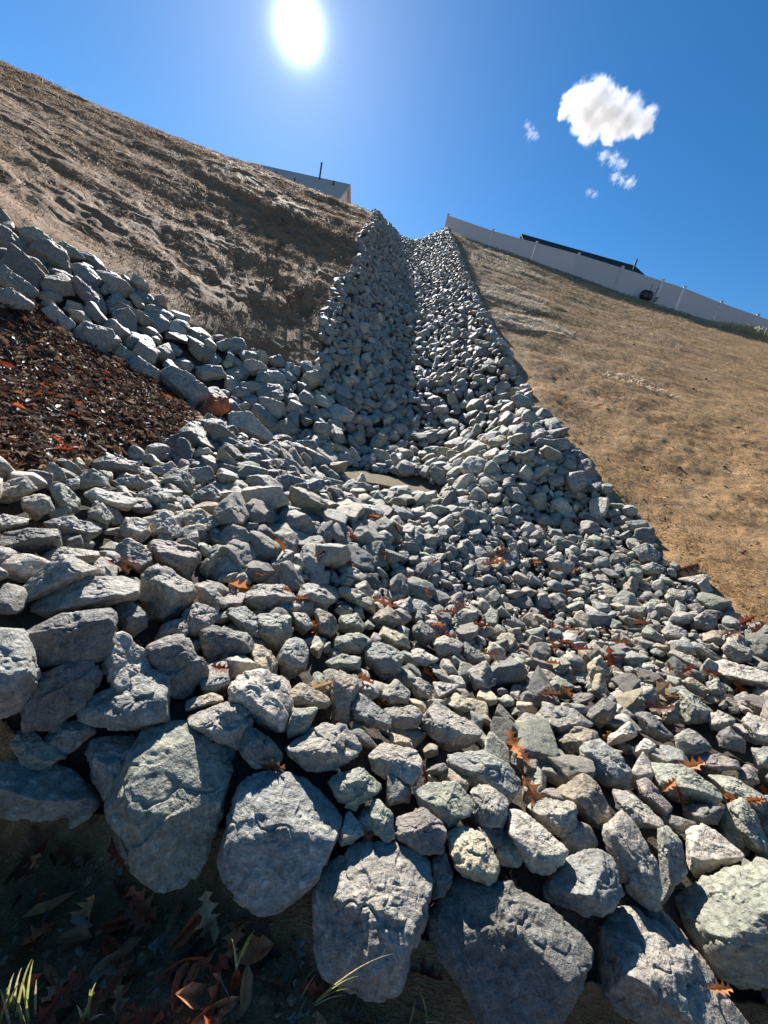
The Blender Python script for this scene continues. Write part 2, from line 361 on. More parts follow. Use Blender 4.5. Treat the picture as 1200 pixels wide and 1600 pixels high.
def blade_mat(name, stops, transl=.4, rough=.5, spec=.5):
    """thin straw / leaf stuff: per-piece tint attribute, light passes through"""
    m = bpy.data.materials.new(name); m.use_nodes = True; t = m.node_tree; b = t.nodes['Principled BSDF']
    a = N(t, 'ShaderNodeAttribute', attribute_name='tint'); oi = N(t, 'ShaderNodeTexCoord')
    n = noise(t, oi.outputs['Object'], 60, 4, .6)
    c = mix(t, 'MULTIPLY', 1.0, a.outputs['Color'], ramp(t, n.outputs['Fac'], [(.3, (.65,)*3), (.7, (1.3,)*3)]).outputs[0])
    L(t, c, b.inputs['Base Color']); b.inputs['Roughness'].default_value = rough; b.inputs['Specular IOR Level'].default_value = spec
    tr = N(t, 'ShaderNodeBsdfTranslucent'); L(t, c, tr.inputs['Color'])
    mx = N(t, 'ShaderNodeMixShader', inp={'Fac': transl}); L(t, b.outputs[0], mx.inputs[1]); L(t, tr.outputs[0], mx.inputs[2])
    L(t, mx.outputs[0], t.nodes['Material Output'].inputs['Surface']); return m
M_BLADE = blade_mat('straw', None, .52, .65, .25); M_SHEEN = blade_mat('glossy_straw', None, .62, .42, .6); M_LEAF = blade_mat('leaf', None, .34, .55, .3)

# ------------------------------------------------------------------ terrain sheet (polar grid about the viewpoint's ground)
def build_terrain():
    az = np.concatenate([np.radians(np.linspace(-180, -80, 40, endpoint=False)), np.radians(np.linspace(-80, 80, 760)), np.radians(np.linspace(80, 180, 41)[1:])])
    r = np.concatenate([[.02, .15], np.geomspace(.3, 36, 800), np.geomspace(38, 900, 40)])
    A, R_ = np.meshgrid(az, r); X, Y = R_*np.sin(A), R_*np.cos(A)
    Z = ground(X, Y)
    Z = np.where(R_ > 60, Z[:, :]*0 + np.maximum(Z, -2) , Z)
    small = .012*fbm(np.stack([X*9, Y*9, 0*X], -1), 3, 77)+.03*fbm(np.stack([X*2, Y*2, 0*X], -1), 3, 78)
    near = 1-sstep(10, 14, R_)
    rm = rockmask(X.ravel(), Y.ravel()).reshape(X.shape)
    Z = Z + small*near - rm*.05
    s, w = chan(X, Y)
    fh = np.interp(A, AZ, FH)
    lm = inside(X.ravel(), Y.ravel(), LEAFPOLY).reshape(X.shape)
    fm = inside(X.ravel(), Y.ravel(), FLOORPOLY).reshape(X.shape)
    Z = np.where(fm, Z*.0 + (ground(np.array([-.2]), np.array([6.1]))[0]) + .2*(small), Z)
    hill = ((R_ > fh-.9))*(Y > .6) & ~rm & ~lm & ~fm
    left = hill & (X < np.where(R_ > 8, (LE[0, 0]+RE[0, 0])/2-.11*(Y-8), 0))
    red = (hill & ~left).astype(float); green = left.astype(float)
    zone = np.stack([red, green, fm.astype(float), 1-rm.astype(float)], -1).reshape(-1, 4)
    nr, na = X.shape; idx = np.arange(nr*na).reshape(nr, na)
    F = np.stack([idx[:-1, :-1], idx[:-1, 1:], idx[1:, 1:], idx[1:, :-1]], -1).reshape(-1, 4)[:, ::-1]
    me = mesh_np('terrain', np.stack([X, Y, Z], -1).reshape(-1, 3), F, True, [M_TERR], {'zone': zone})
    tag(link('terrain', me), kind='structure')
build_terrain()

# ------------------------------------------------------------------ rocks
def ico(sub):
    p = (1+5**.5)/2
    V = np.array([(-1,p,0),(1,p,0),(-1,-p,0),(1,-p,0),(0,-1,p),(0,1,p),(0,-1,-p),(0,1,-p),(p,0,-1),(p,0,1),(-p,0,-1),(-p,0,1)], float)
    V /= np.linalg.norm(V, axis=1)[:, None]
    F = np.array([(0,11,5),(0,5,1),(0,1,7),(0,7,10),(0,10,11),(1,5,9),(5,11,4),(11,10,2),(10,7,6),(7,1,8),(3,9,4),(3,4,2),(3,2,6),(3,6,8),(3,8,9),(4,9,5),(2,4,11),(6,2,10),(8,6,7),(9,8,1)])
    for _ in range(sub):
        E = np.sort(np.concatenate([F[:, [0, 1]], F[:, [1, 2]], F[:, [2, 0]]]), axis=1)
        ue, inv = np.unique(E, axis=0, return_inverse=True); inv = inv.reshape(3, -1)
        mid = V[ue[:, 0]]+V[ue[:, 1]]; mid /= np.linalg.norm(mid, axis=1)[:, None]
        a, b, c = len(V)+inv[0], len(V)+inv[1], len(V)+inv[2]; V = np.concatenate([V, mid])
        F = np.concatenate([np.stack(q, 1) for q in ((F[:, 0], a, c), (F[:, 1], b, a), (F[:, 2], c, b), (a, b, c))])
    return V, F
ICO = {k: ico(k) for k in (2, 3, 4, 5, 6)}
def polytope(dirs, nrm, off, p=18.):
    q = np.maximum(dirs@nrm.T, 0)/off[None, :]
    mx = q.max(1, keepdims=True)
    return 1/((mx[:, 0])*(((q/mx)**p).sum(1))**(1/p))
def rough_rock(V, size, seed, amp=1.0, fine=True):
    """weathered, stepped surface on a faceted body"""
    c = V/size; d = V/(np.linalg.norm(V, axis=1)[:, None]+1e-9)
    rs = np.random.default_rng(seed); ax = rs.normal(size=3); ax /= np.linalg.norm(ax)
    off = rs.uniform(0, 50, 3)
    big_ = size > .42 and fine and len(V) > 9000
    n = .032*fbm(c*2.0+off, 2, seed)
    rd = np.abs(fbm(c*3.6+off, 3, seed+5)); n += -.02*np.clip(.1-rd, 0, .1)/.1
    # fractured faces: each patch broken off at its own depth and slope
    if fine:
        for K, am in ((26, .040), (110, .017)) if len(V) > 2000 else ((16, .03),):
            pk = d[rs.integers(len(V), size=K)]*.5; hk = rs.normal(size=K); gk = rs.normal(size=(K, 3))*2.2
            cc = c+.05*np.stack([vnoise(c*6+off+q*7, seed+q) for q in range(3)], -1)
            D2 = ((cc[:, None]-pk[None])**2).sum(-1); D2 -= D2.min(1, keepdims=True); w = np.exp(-D2*(900 if K > 50 else 350))
            val = hk[None]+cc@gk.T-(pk*gk).sum(-1)[None]; n += am*(w*val).sum(1)/w.sum(1)*(.27 if len(V) > 30000 else .40)
    lay = (c@ax)*16+fbm(c*2+off, 2, seed+8)*1.2; fr = lay-np.floor(lay)
    n += sstep(.0, .4, fbm(c*1.7+off, 2, seed+31))*.009*(sstep(0, .3, fr)-fr)
    if fine: n += .012*fbm(c*15+off, 4, seed+11, .6)+.009*fbm(c*6+off, 2, seed+14)
    return V + d*(n*size*amp)[:, None]
def rand_rock(seed, sub, amp=1.0, p=38.):
    rs = np.random.default_rng(seed); D, F = ICO[sub]
    sc = np.array([1, rs.uniform(.58, .9), rs.uniform(.30, .62)])
    k = rs.integers(9, 15); nm = rs.normal(size=(k, 3)); nm /= np.linalg.norm(nm, axis=1)[:, None]
    nm = np.concatenate([nm, np.eye(3)*1., -np.eye(3)]); nm += rs.normal(size=nm.shape)*.16; nm /= np.linalg.norm(nm, axis=1)[:, None]
    off = np.concatenate([rs.uniform(.66, 1.0, k), rs.uniform(.75, 1.0, 6)])
    V = D*polytope(D, nm, off, p)[:, None]*sc[None]
    V = rough_rock(V, 1.0, seed, amp, sub > 2)
    V *= .5/np.abs(V).max()
    return V, F
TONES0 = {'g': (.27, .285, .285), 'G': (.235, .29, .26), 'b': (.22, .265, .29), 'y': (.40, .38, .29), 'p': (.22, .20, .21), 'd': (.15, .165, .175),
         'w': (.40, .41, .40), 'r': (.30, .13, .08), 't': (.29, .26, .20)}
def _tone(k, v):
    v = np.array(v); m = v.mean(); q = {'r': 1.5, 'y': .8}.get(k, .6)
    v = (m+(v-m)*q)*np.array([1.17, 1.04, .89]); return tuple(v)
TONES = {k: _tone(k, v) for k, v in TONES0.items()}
TWORD = {'g': 'grey', 'G': 'greenish grey', 'b': 'blue-grey', 'y': 'pale yellowish', 'p': 'purplish grey', 'd': 'dark grey', 'w': 'pale', 'r': 'rust-red', 't': 'tan'}

# traced rocks: (outline in the photograph's pixels, lit-top share, tone, label or None)
TR = [
 ([(215,1152),(253,1132),(307,1128),(350,1160),(368,1190),(360,1235),(345,1290),(333,1340),(310,1387),(275,1402),(243,1402),(207,1377),(185,1325),(163,1267),(205,1225)],.30,'G','tall pear-shaped boulder with yellow-stained top, biggest in the front row'),
 ([(143,1155),(178,1146),(213,1145),(222,1160),(212,1200),(200,1235),(165,1264),(145,1225),(133,1185)],.45,'g','flat-topped block wedged against the left side of the pear-shaped boulder'),
 ([(383,1212),(405,1206),(450,1205),(500,1230),(535,1267),(533,1295),(507,1347),(490,1387),(460,1405),(420,1433),(395,1420),(345,1375),(335,1340),(350,1290),(365,1240)],.38,'b','round blue-grey boulder with rough lit crown, right of the pear-shaped boulder'),
 ([(543,1323),(580,1318),(640,1323),(667,1340),(680,1356),(677,1400),(653,1477),(633,1547),(600,1574),(575,1574),(547,1550),(507,1533),(490,1467),(487,1413),(500,1357)],.5,'g','upright rough-faced boulder with diagonal shadow, behind the green grass blades'),
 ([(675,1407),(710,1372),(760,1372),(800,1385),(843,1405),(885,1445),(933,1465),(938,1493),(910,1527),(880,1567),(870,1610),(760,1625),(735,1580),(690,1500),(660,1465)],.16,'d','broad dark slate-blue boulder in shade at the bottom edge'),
 ([(973,1410),(990,1413),(1033,1487),(1087,1523),(1117,1547),(1205,1597),(1150,1650),(1050,1625),(967,1583),(935,1545),(932,1465),(950,1430)],.6,'g','long pale wedge boulder sloping down to the bottom right corner'),
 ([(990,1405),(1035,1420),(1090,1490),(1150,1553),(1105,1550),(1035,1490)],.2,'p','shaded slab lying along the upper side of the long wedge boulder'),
 ([(1087,1380),(1133,1353),(1180,1343),(1230,1345),(1275,1400),(1270,1490),(1220,1550),(1153,1553),(1100,1505),(1080,1470),(1052,1405)],.45,'G','huge green boulder with smooth pale top at the right edge'),
 ([(-50,1150),(5,1168),(45,1203),(120,1206),(160,1255),(150,1272),(60,1287),(13,1283),(-50,1265)],.3,'b','wide low slab at the left edge under the small stones'),
 ([(-60,990),(37,987),(53,1033),(62,1055),(45,1085),(37,1108),(0,1122),(-60,1115)],.5,'b','large bluish rock cut off by the left edge'),
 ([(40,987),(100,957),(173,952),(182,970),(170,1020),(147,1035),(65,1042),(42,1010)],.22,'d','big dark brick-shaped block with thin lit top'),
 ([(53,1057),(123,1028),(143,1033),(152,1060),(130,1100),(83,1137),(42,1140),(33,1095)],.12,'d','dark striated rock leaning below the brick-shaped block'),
 ([(173,990),(197,990),(230,1023),(237,1043),(223,1080),(190,1096),(168,1068),(163,1033)],.7,'w','knobbly whitish egg-shaped rock right of the brick-shaped block'),
 ([(233,1050),(263,1056),(264,1127),(213,1138),(150,1135),(115,1120),(150,1085),(205,1085)],.5,'b','broad mottled rock under the whitish egg-shaped rock'),
 ([(60,1162),(93,1130),(143,1123),(150,1143),(103,1180),(60,1174)],.3,'g',None),
 ([(12,1160),(23,1140),(53,1145),(57,1162),(100,1182),(67,1204),(33,1196),(20,1177)],.6,'G',None),
 ([(230,1013),(263,997),(287,993),(327,1047),(320,1070),(290,1092),(262,1087),(236,1040)],.15,'d','smooth triangular rock with a sharp central ridge'),
 ([(222,900),(247,878),(300,913),(304,933),(263,970),(233,963),(220,933)],.3,'g','pyramid-shaped rock with a brown leaf at its lower left corner'),
 ([(48,950),(117,903),(200,897),(228,917),(213,937),(140,952),(80,965)],.65,'g','long flat slab with bright top left of the pyramid-shaped rock'),
 ([(27,927),(97,863),(155,890),(133,905),(87,920),(40,944)],.4,'g','wedge slab lying just above the long flat slab'),
 ([(47,882),(90,855),(163,863),(167,873),(110,885),(53,892)],.5,'g',None),
 ([(-20,838),(43,825),(90,827),(100,843),(90,857),(40,868),(-20,862)],.3,'d','dark loaf-shaped rock near the left edge, above the slabs'),
 ([(70,818),(110,805),(163,830),(133,846),(97,843)],.45,'b',None),
 ([(182,837),(197,807),(227,813),(235,833),(220,848)],.6,'w',None),
 ([(223,810),(263,800),(288,830),(280,844),(240,841)],.65,'w',None),
 ([(273,803),(310,793),(348,817),(325,833),(300,833)],.6,'y','smooth cream-coloured rock in the upper left of the pile'),
 ([(183,853),(200,838),(233,857),(238,880),(220,898),(180,873)],.5,'g',None),
 ([(230,853),(247,842),(313,863),(313,883),(293,905),(240,880)],.3,'p','pitted dark grey block just above the pyramid-shaped rock'),
 ([(312,890),(330,857),(348,847),(343,877),(323,903)],.3,'G',None),
 ([(302,917),(323,907),(357,943),(347,953),(320,948)],.4,'g',None),
 ([(177,947),(200,940),(230,960),(230,977),(207,997),(180,990)],.3,'d',None),
 ([(237,1007),(253,977),(287,965),(297,983),(290,997)],.35,'g',None),
 ([(283,960),(303,943),(333,953),(337,967),(313,1001),(297,1001)],.45,'g',None),
 ([(313,987),(333,977),(387,990),(398,1017),(333,1049),(320,1033)],.2,'d','dark angular block with a jagged upper edge, right of the triangular rock'),
 ([(350,953),(383,948),(403,965),(405,1003),(385,1000),(365,975)],.4,'b',None),
 ([(280,1123),(363,1097),(393,1127),(388,1157),(370,1173),(320,1147)],.3,'g','smooth shaded rock directly behind the pear-shaped boulder'),
 ([(273,1100),(333,1082),(348,1090),(347,1097),(287,1114)],.7,'t',None),
 ([(357,1077),(373,1052),(410,1050),(437,1063),(455,1093),(440,1144),(400,1127),(360,1100)],.6,'w','large pale cracked rock above the round blue-grey boulder'),
 ([(375,932),(400,915),(453,912),(460,933),(417,958),(380,947)],.35,'g','broad grey rock with an orange leaf on its upper left'),
 ([(423,950),(433,942),(473,943),(457,960),(427,957)],.6,'w',None),
 ([(405,962),(453,960),(457,993),(430,1016),(403,1000)],.3,'G',None),
 ([(433,1030),(450,997),(467,997),(482,1013),(477,1047),(450,1061),(437,1050)],.4,'b','upright egg-shaped blue-grey rock in the left middle'),
 ([(385,1003),(403,1003),(425,1020),(433,1035),(432,1061),(400,1050)],.5,'y',None),
 ([(457,957),(477,958),(490,977),(473,993),(460,983)],.4,'g',None),
 ([(493,950),(520,960),(528,980),(517,998),(497,990)],.5,'t',None),
 ([(532,963),(557,957),(572,980),(563,990),(530,987)],.4,'G',None),
 ([(523,997),(563,987),(583,1000),(560,1022),(520,1017)],.3,'G',None),
 ([(527,917),(547,917),(585,937),(583,960),(567,950),(528,930)],.6,'y','oblong cream block lying in the middle of the rock bed'),
 ([(528,890),(543,882),(573,900),(567,910),(533,903)],.6,'w',None),
 ([(463,927),(480,912),(510,920),(527,937),(510,950),(477,944)],.4,'g',None),
 ([(572,970),(607,945),(630,967),(613,984),(587,980)],.4,'t',None),
 ([(590,997),(600,977),(633,993),(642,1013),(613,1014)],.6,'y','small bright yellow-cream rock below the oblong cream block'),
 ([(570,1013),(587,1003),(630,1023),(627,1053),(597,1062),(573,1037)],.4,'b',None),
 ([(613,942),(640,933),(652,953),(633,963)],.5,'g',None),
 ([(645,982),(657,968),(680,987),(680,1000),(663,1010),(647,997)],.35,'d',None),
 ([(643,1017),(653,1012),(688,1030),(667,1043),(645,1034)],.5,'w',None),
 ([(675,1003),(693,990),(723,1007),(717,1030),(687,1031)],.3,'g',None),
 ([(720,1020),(727,1003),(758,1027),(733,1042)],.4,'d',None),
 ([(732,1047),(760,1033),(773,1067),(763,1078),(740,1080)],.4,'g',None),
 ([(637,1063),(653,1057),(675,1073),(673,1097),(653,1097)],.5,'g',None),
 ([(677,1065),(720,1070),(700,1090),(677,1096)],.5,'w',None),
 ([(693,1097),(713,1082),(743,1100),(740,1115),(720,1118)],.6,'y','rounded yellow-brown rock right of centre'),
 ([(660,1122),(680,1097),(710,1110),(753,1143),(740,1160),(700,1174),(662,1142)],.6,'g','long pale slab pointing down right, right of the middle'),
 ([(600,1107),(647,1102),(663,1117),(653,1137),(613,1139)],.35,'g',None),
 ([(547,1107),(563,1083),(610,1120),(610,1139),(580,1138),(548,1127)],.7,'b','pale blue-grey triangular slab in the middle front'),
 ([(587,1083),(620,1062),(640,1080),(638,1100),(600,1101)],.4,'g',None),
 ([(523,1043),(560,1067),(557,1087),(543,1134),(517,1128),(517,1083)],.3,'t','tall pointed rock standing on end left of the blue-grey slab'),
 ([(450,1083),(473,1065),(517,1093),(507,1107),(480,1104),(457,1104)],.5,'t',None),
 ([(448,1137),(458,1107),(497,1105),(480,1143),(450,1154)],.3,'G','small mottled green rock propped below the pale cracked rock'),
 ([(445,1167),(503,1133),(543,1135),(567,1167),(557,1183),(527,1199),(483,1204)],.6,'g','rough-grained pale rock behind the round blue-grey boulder'),
 ([(385,1140),(400,1137),(420,1153),(447,1183),(430,1201),(395,1201),(375,1175)],.2,'d',None),
 ([(507,1035),(533,1022),(563,1027),(563,1047),(527,1051)],.4,'G',None),
 ([(575,1182),(597,1160),(657,1177),(660,1203),(647,1228),(613,1221),(583,1202)],.5,'w','rounded pale rock with fine bedding, above the small purplish lump'),
 ([(607,1140),(640,1155),(647,1170),(610,1161)],.5,'y',None),
 ([(700,1180),(750,1175),(800,1195),(817,1217),(803,1245),(790,1262),(765,1237),(720,1217),(702,1197)],.45,'b','large split rock with deep shadow left of the bright oak leaf'),
 ([(737,1237),(760,1227),(793,1250),(787,1300),(750,1299),(733,1277)],.4,'g',None),
 ([(647,1233),(677,1223),(720,1225),(737,1250),(733,1273),(700,1292),(660,1267)],.5,'G','squat greenish rock with smooth rounded back, right of the purplish lump'),
 ([(620,1275),(657,1260),(683,1280),(700,1300),(693,1331),(657,1334),(622,1311)],.25,'p','small purplish lumpy rock above the upright rough-faced boulder'),
 ([(702,1303),(720,1293),(760,1310),(785,1357),(763,1382),(720,1364),(702,1333)],.6,'y','bright cream block resting on the broad dark boulder'),
 ([(677,1342),(697,1333),(708,1377),(693,1401),(675,1406)],.2,'d',None),
 ([(577,1257),(590,1245),(613,1273),(618,1310),(603,1316),(583,1297)],.3,'G',None),
 ([(543,1263),(567,1293),(570,1303),(533,1324),(530,1310)],.6,'w',None),
 ([(510,1217),(563,1198),(607,1225),(583,1247),(557,1262),(530,1254)],.5,'G',None),
 ([(795,1265),(820,1268),(890,1330),(880,1347),(853,1367),(830,1361),(793,1305)],.55,'w','long pale rock leaning over the angular blue rock'),
 ([(822,1260),(857,1247),(900,1257),(903,1287),(880,1314),(843,1287)],.4,'g',None),
 ([(867,1237),(913,1207),(935,1225),(957,1277),(933,1298),(903,1267)],.45,'t','craggy brownish rock above the angular blue rock'),
 ([(852,1387),(890,1337),(937,1330),(957,1343),(972,1397),(943,1435),(910,1427),(860,1408)],.45,'b','angular blue-grey rock with a hard shadow edge, lower right'),
 ([(938,1300),(973,1268),(990,1283),(1030,1360),(1033,1390),(1027,1423),(1007,1413),(963,1373)],.3,'g','pointed layered rock with slanting bedding lines'),
 ([(1027,1297),(1043,1290),(1067,1320),(1072,1360),(1035,1416),(1030,1360)],.5,'b','narrow upright rock right of the pointed layered rock'),
 ([(957,1232),(980,1233),(1040,1287),(1033,1295),(993,1291),(963,1263)],.5,'g',None),
 ([(992,1222),(1013,1217),(1050,1260),(1040,1278),(1000,1245)],.5,'p',None),
 ([(1015,1192),(1067,1197),(1133,1240),(1117,1257),(1060,1254),(1030,1234)],.6,'G','flat split green slab near the orange leaf'),
 ([(1073,1303),(1100,1288),(1160,1330),(1157,1343),(1107,1364),(1073,1378)],.6,'w','pale rock with an orange stain above the huge green boulder'),
 ([(1137,1263),(1163,1250),(1180,1273),(1207,1320),(1197,1344),(1167,1320),(1140,1287)],.4,'G',None),
 ([(1110,1212),(1150,1217),(1195,1245),(1200,1276),(1160,1250),(1125,1236)],.5,'G',None),
 ([(1063,1257),(1133,1260),(1120,1287),(1077,1291)],.2,'d',None),
 ([(837,1120),(850,1100),(897,1110),(930,1130),(893,1150),(877,1158),(840,1141)],.55,'g','broad grey block right of the long pale slab'),
 ([(870,1155),(897,1138),(943,1143),(920,1176),(887,1181)],.3,'t',None),
 ([(908,1170),(933,1150),(967,1183),(983,1205),(983,1230),(945,1228),(918,1206)],.3,'b','tilted blue-grey slab below the small white flat rock'),
 ([(950,1150),(983,1128),(1005,1143),(970,1163),(950,1166)],.6,'w','small white flat rock beside the small curled orange leaf'),
 ([(993,1117),(1010,1110),(1053,1150),(1033,1160),(1007,1148)],.4,'d',None),
 ([(988,1173),(1007,1153),(1027,1163),(1013,1188),(997,1189)],.5,'w',None),
 ([(1060,1077),(1067,1073),(1113,1110),(1113,1126),(1067,1131)],.3,'G','dark green rock standing on edge on the right'),
 ([(918,1040),(937,1023),(957,1050),(940,1066),(920,1056)],.6,'y','small cream lump below the middle of the stony hollow'),
 ([(857,1067),(870,1055),(897,1070),(890,1093),(863,1088)],.3,'G',None),
 ([(888,1100),(897,1083),(930,1083),(927,1093),(897,1108)],.4,'d',None),
 ([(917,1117),(943,1090),(963,1100),(957,1127),(937,1138)],.4,'d',None),
 ([(1042,1023),(1053,1015),(1097,1033),(1097,1047),(1067,1044)],.55,'g','smooth elongated grey rock on the right of the hollow'),
 ([(1033,987),(1047,973),(1077,990),(1060,1005),(1043,1001)],.5,'g',None),
 ([(1075,1007),(1087,1002),(1135,1030),(1127,1036),(1087,1021)],.4,'b',None),
 ([(1128,1013),(1140,1000),(1173,1013),(1173,1034),(1147,1038)],.3,'g',None),
 ([(1107,1037),(1133,1033),(1210,1053),(1205,1078),(1133,1061)],.7,'w','long flat pale slab at the right edge'),
 ([(1158,1127),(1170,1115),(1210,1130),(1210,1167),(1175,1161)],.55,'w',None),
 ([(1173,1167),(1210,1170),(1210,1207),(1180,1201)],.5,'b',None),
 ([(1067,1065),(1080,1057),(1107,1077),(1100,1090),(1075,1078)],.4,'t',None),
 ([(1103,1067),(1120,1060),(1137,1077),(1127,1090),(1107,1088)],.4,'g',None),
 ([(1053,905),(1100,897),(1112,903),(1090,913)],.6,'w',None),
 ([(1090,912),(1103,902),(1114,923),(1100,931)],.5,'w',None),
 ([(1038,932),(1047,920),(1073,923),(1067,943),(1047,948)],.4,'g',None),
 ([(1000,885),(1020,878),(1040,887),(1033,900),(1007,898)],.5,'g',None),
 ([(970,919),(987,900),(998,913),(993,930),(973,928)],.4,'t',None),
 ([(852,874),(873,867),(897,883),(887,899),(860,891)],.4,'g','grey rock with an orange leaf at its right, top of the hollow'),
 ([(988,859),(1010,848),(1032,863),(1030,880),(1003,879)],.4,'b',None),
 ([(1077,972),(1100,955),(1120,967),(1113,984),(1083,984)],.5,'g',None),
 ([(1033,1109),(1057,1097),(1063,1130),(1040,1131)],.4,'t',None),
 ([(1055,1152),(1075,1137),(1110,1157),(1113,1170),(1083,1188),(1057,1181)],.5,'g',None),
 ([(1107,1119),(1120,1110),(1150,1123),(1137,1143),(1110,1141)],.4,'g',None),
 ([(1120,1147),(1140,1135),(1165,1160),(1163,1178),(1125,1166)],.3,'d',None),
 ([(1077,1192),(1100,1177),(1157,1188),(1160,1201),(1120,1207)],.5,'p',None),
 ([(-30,400),(0,408),(30,433),(60,455),(50,472),(0,454),(-30,445)],.5,'G','big pale boulder at the left edge, topmost in the boulder row'),
 ([(-30,450),(20,452),(52,474),(45,488),(0,480),(-30,475)],.4,'g',None),
 ([(63,482),(83,476),(117,506),(105,521),(80,511)],.6,'w','oval whitish boulder at the top of the leaf-covered bank'),
 ([(110,525),(130,502),(175,515),(187,533),(165,551),(135,549)],.2,'b','dark blue-grey boulder at the top of the leaf-covered bank'),
 ([(165,546),(183,533),(215,555),(200,565)],.5,'G',None),
 ([(193,568),(218,557),(250,580),(246,597),(215,591)],.4,'g',None),
 ([(250,582),(270,572),(300,588),(328,610),(327,630),(305,637),(258,603)],.5,'g','long boulder ending at the rust-red rock'),
 ([(307,640),(330,616),(355,622),(359,640),(340,654),(312,656)],.4,'r','rust-red rock at the corner of the leaf-covered bank'),
 ([(357,647),(390,645),(425,678),(422,695),(385,683),(358,671)],.6,'w','pale knobbly boulder just right of the rust-red rock'),
 ([(30,357),(55,355),(80,375),(85,388),(50,389),(30,379)],.5,'G',None),
 ([(85,385),(100,377),(120,390),(133,405),(105,409),(88,399)],.5,'G',None),
 ([(305,572),(345,572),(355,588),(320,598),(307,591)],.3,'g',None),
 ([(70,732),(82,720),(100,737),(105,750),(90,756),(70,749)],.4,'G','small upright rock at the lower edge of the dead leaves'),
 ([(78,764),(95,752),(125,782),(122,800),(97,804)],.4,'G',None),
 ([(33,777),(75,770),(83,798),(55,813),(33,796)],.3,'g',None),
 ([(-10,758),(40,745),(58,765),(15,786),(-10,783)],.4,'g',None),
 ([(130,772),(150,763),(213,780),(200,799),(150,789)],.5,'w',None),
 ([(120,747),(145,732),(170,748),(170,763),(125,766)],.4,'G',None),
 ([(172,752),(215,742),(230,758),(190,769)],.5,'g',None),
 ([(215,772),(245,760),(275,780),(250,798),(222,785)],.4,'b',None),
 ([(230,734),(265,722),(282,738),(255,746)],.5,'w',None),
 ([(290,742),(325,728),(337,745),(320,763),(300,753)],.5,'g',None),
 ([(120,732),(165,712),(213,722),(228,742),(180,741)],.4,'g','broad flat rock at the top of the near pile, touching the dead leaves'),
 ([(295,777),(330,757),(345,775),(335,791),(310,788)],.4,'b',None),
 ([(137,797),(160,785),(178,808),(165,826),(140,813)],.3,'g',None),
 ([(-20,802),(45,810),(42,820),(0,831),(-20,829)],.5,'w',None),
]
def hull(P):
    P = sorted(map(tuple, P))
    def half(Q):
        h = []
        for p in Q:
            while len(h) > 1 and (h[-1][0]-h[-2][0])*(p[1]-h[-2][1])-(h[-1][1]-h[-2][1])*(p[0]-h[-2][0]) <= 0: h.pop()
            h.append(p)
        return h[:-1]
    return np.array(half(P)+half(P[::-1]))
WUP = np.array([0, 0, 1.])
ROCKLIST = []     # dicts for the individually built rocks: obj, px centre, px area, tone, label
TR_XYR = []
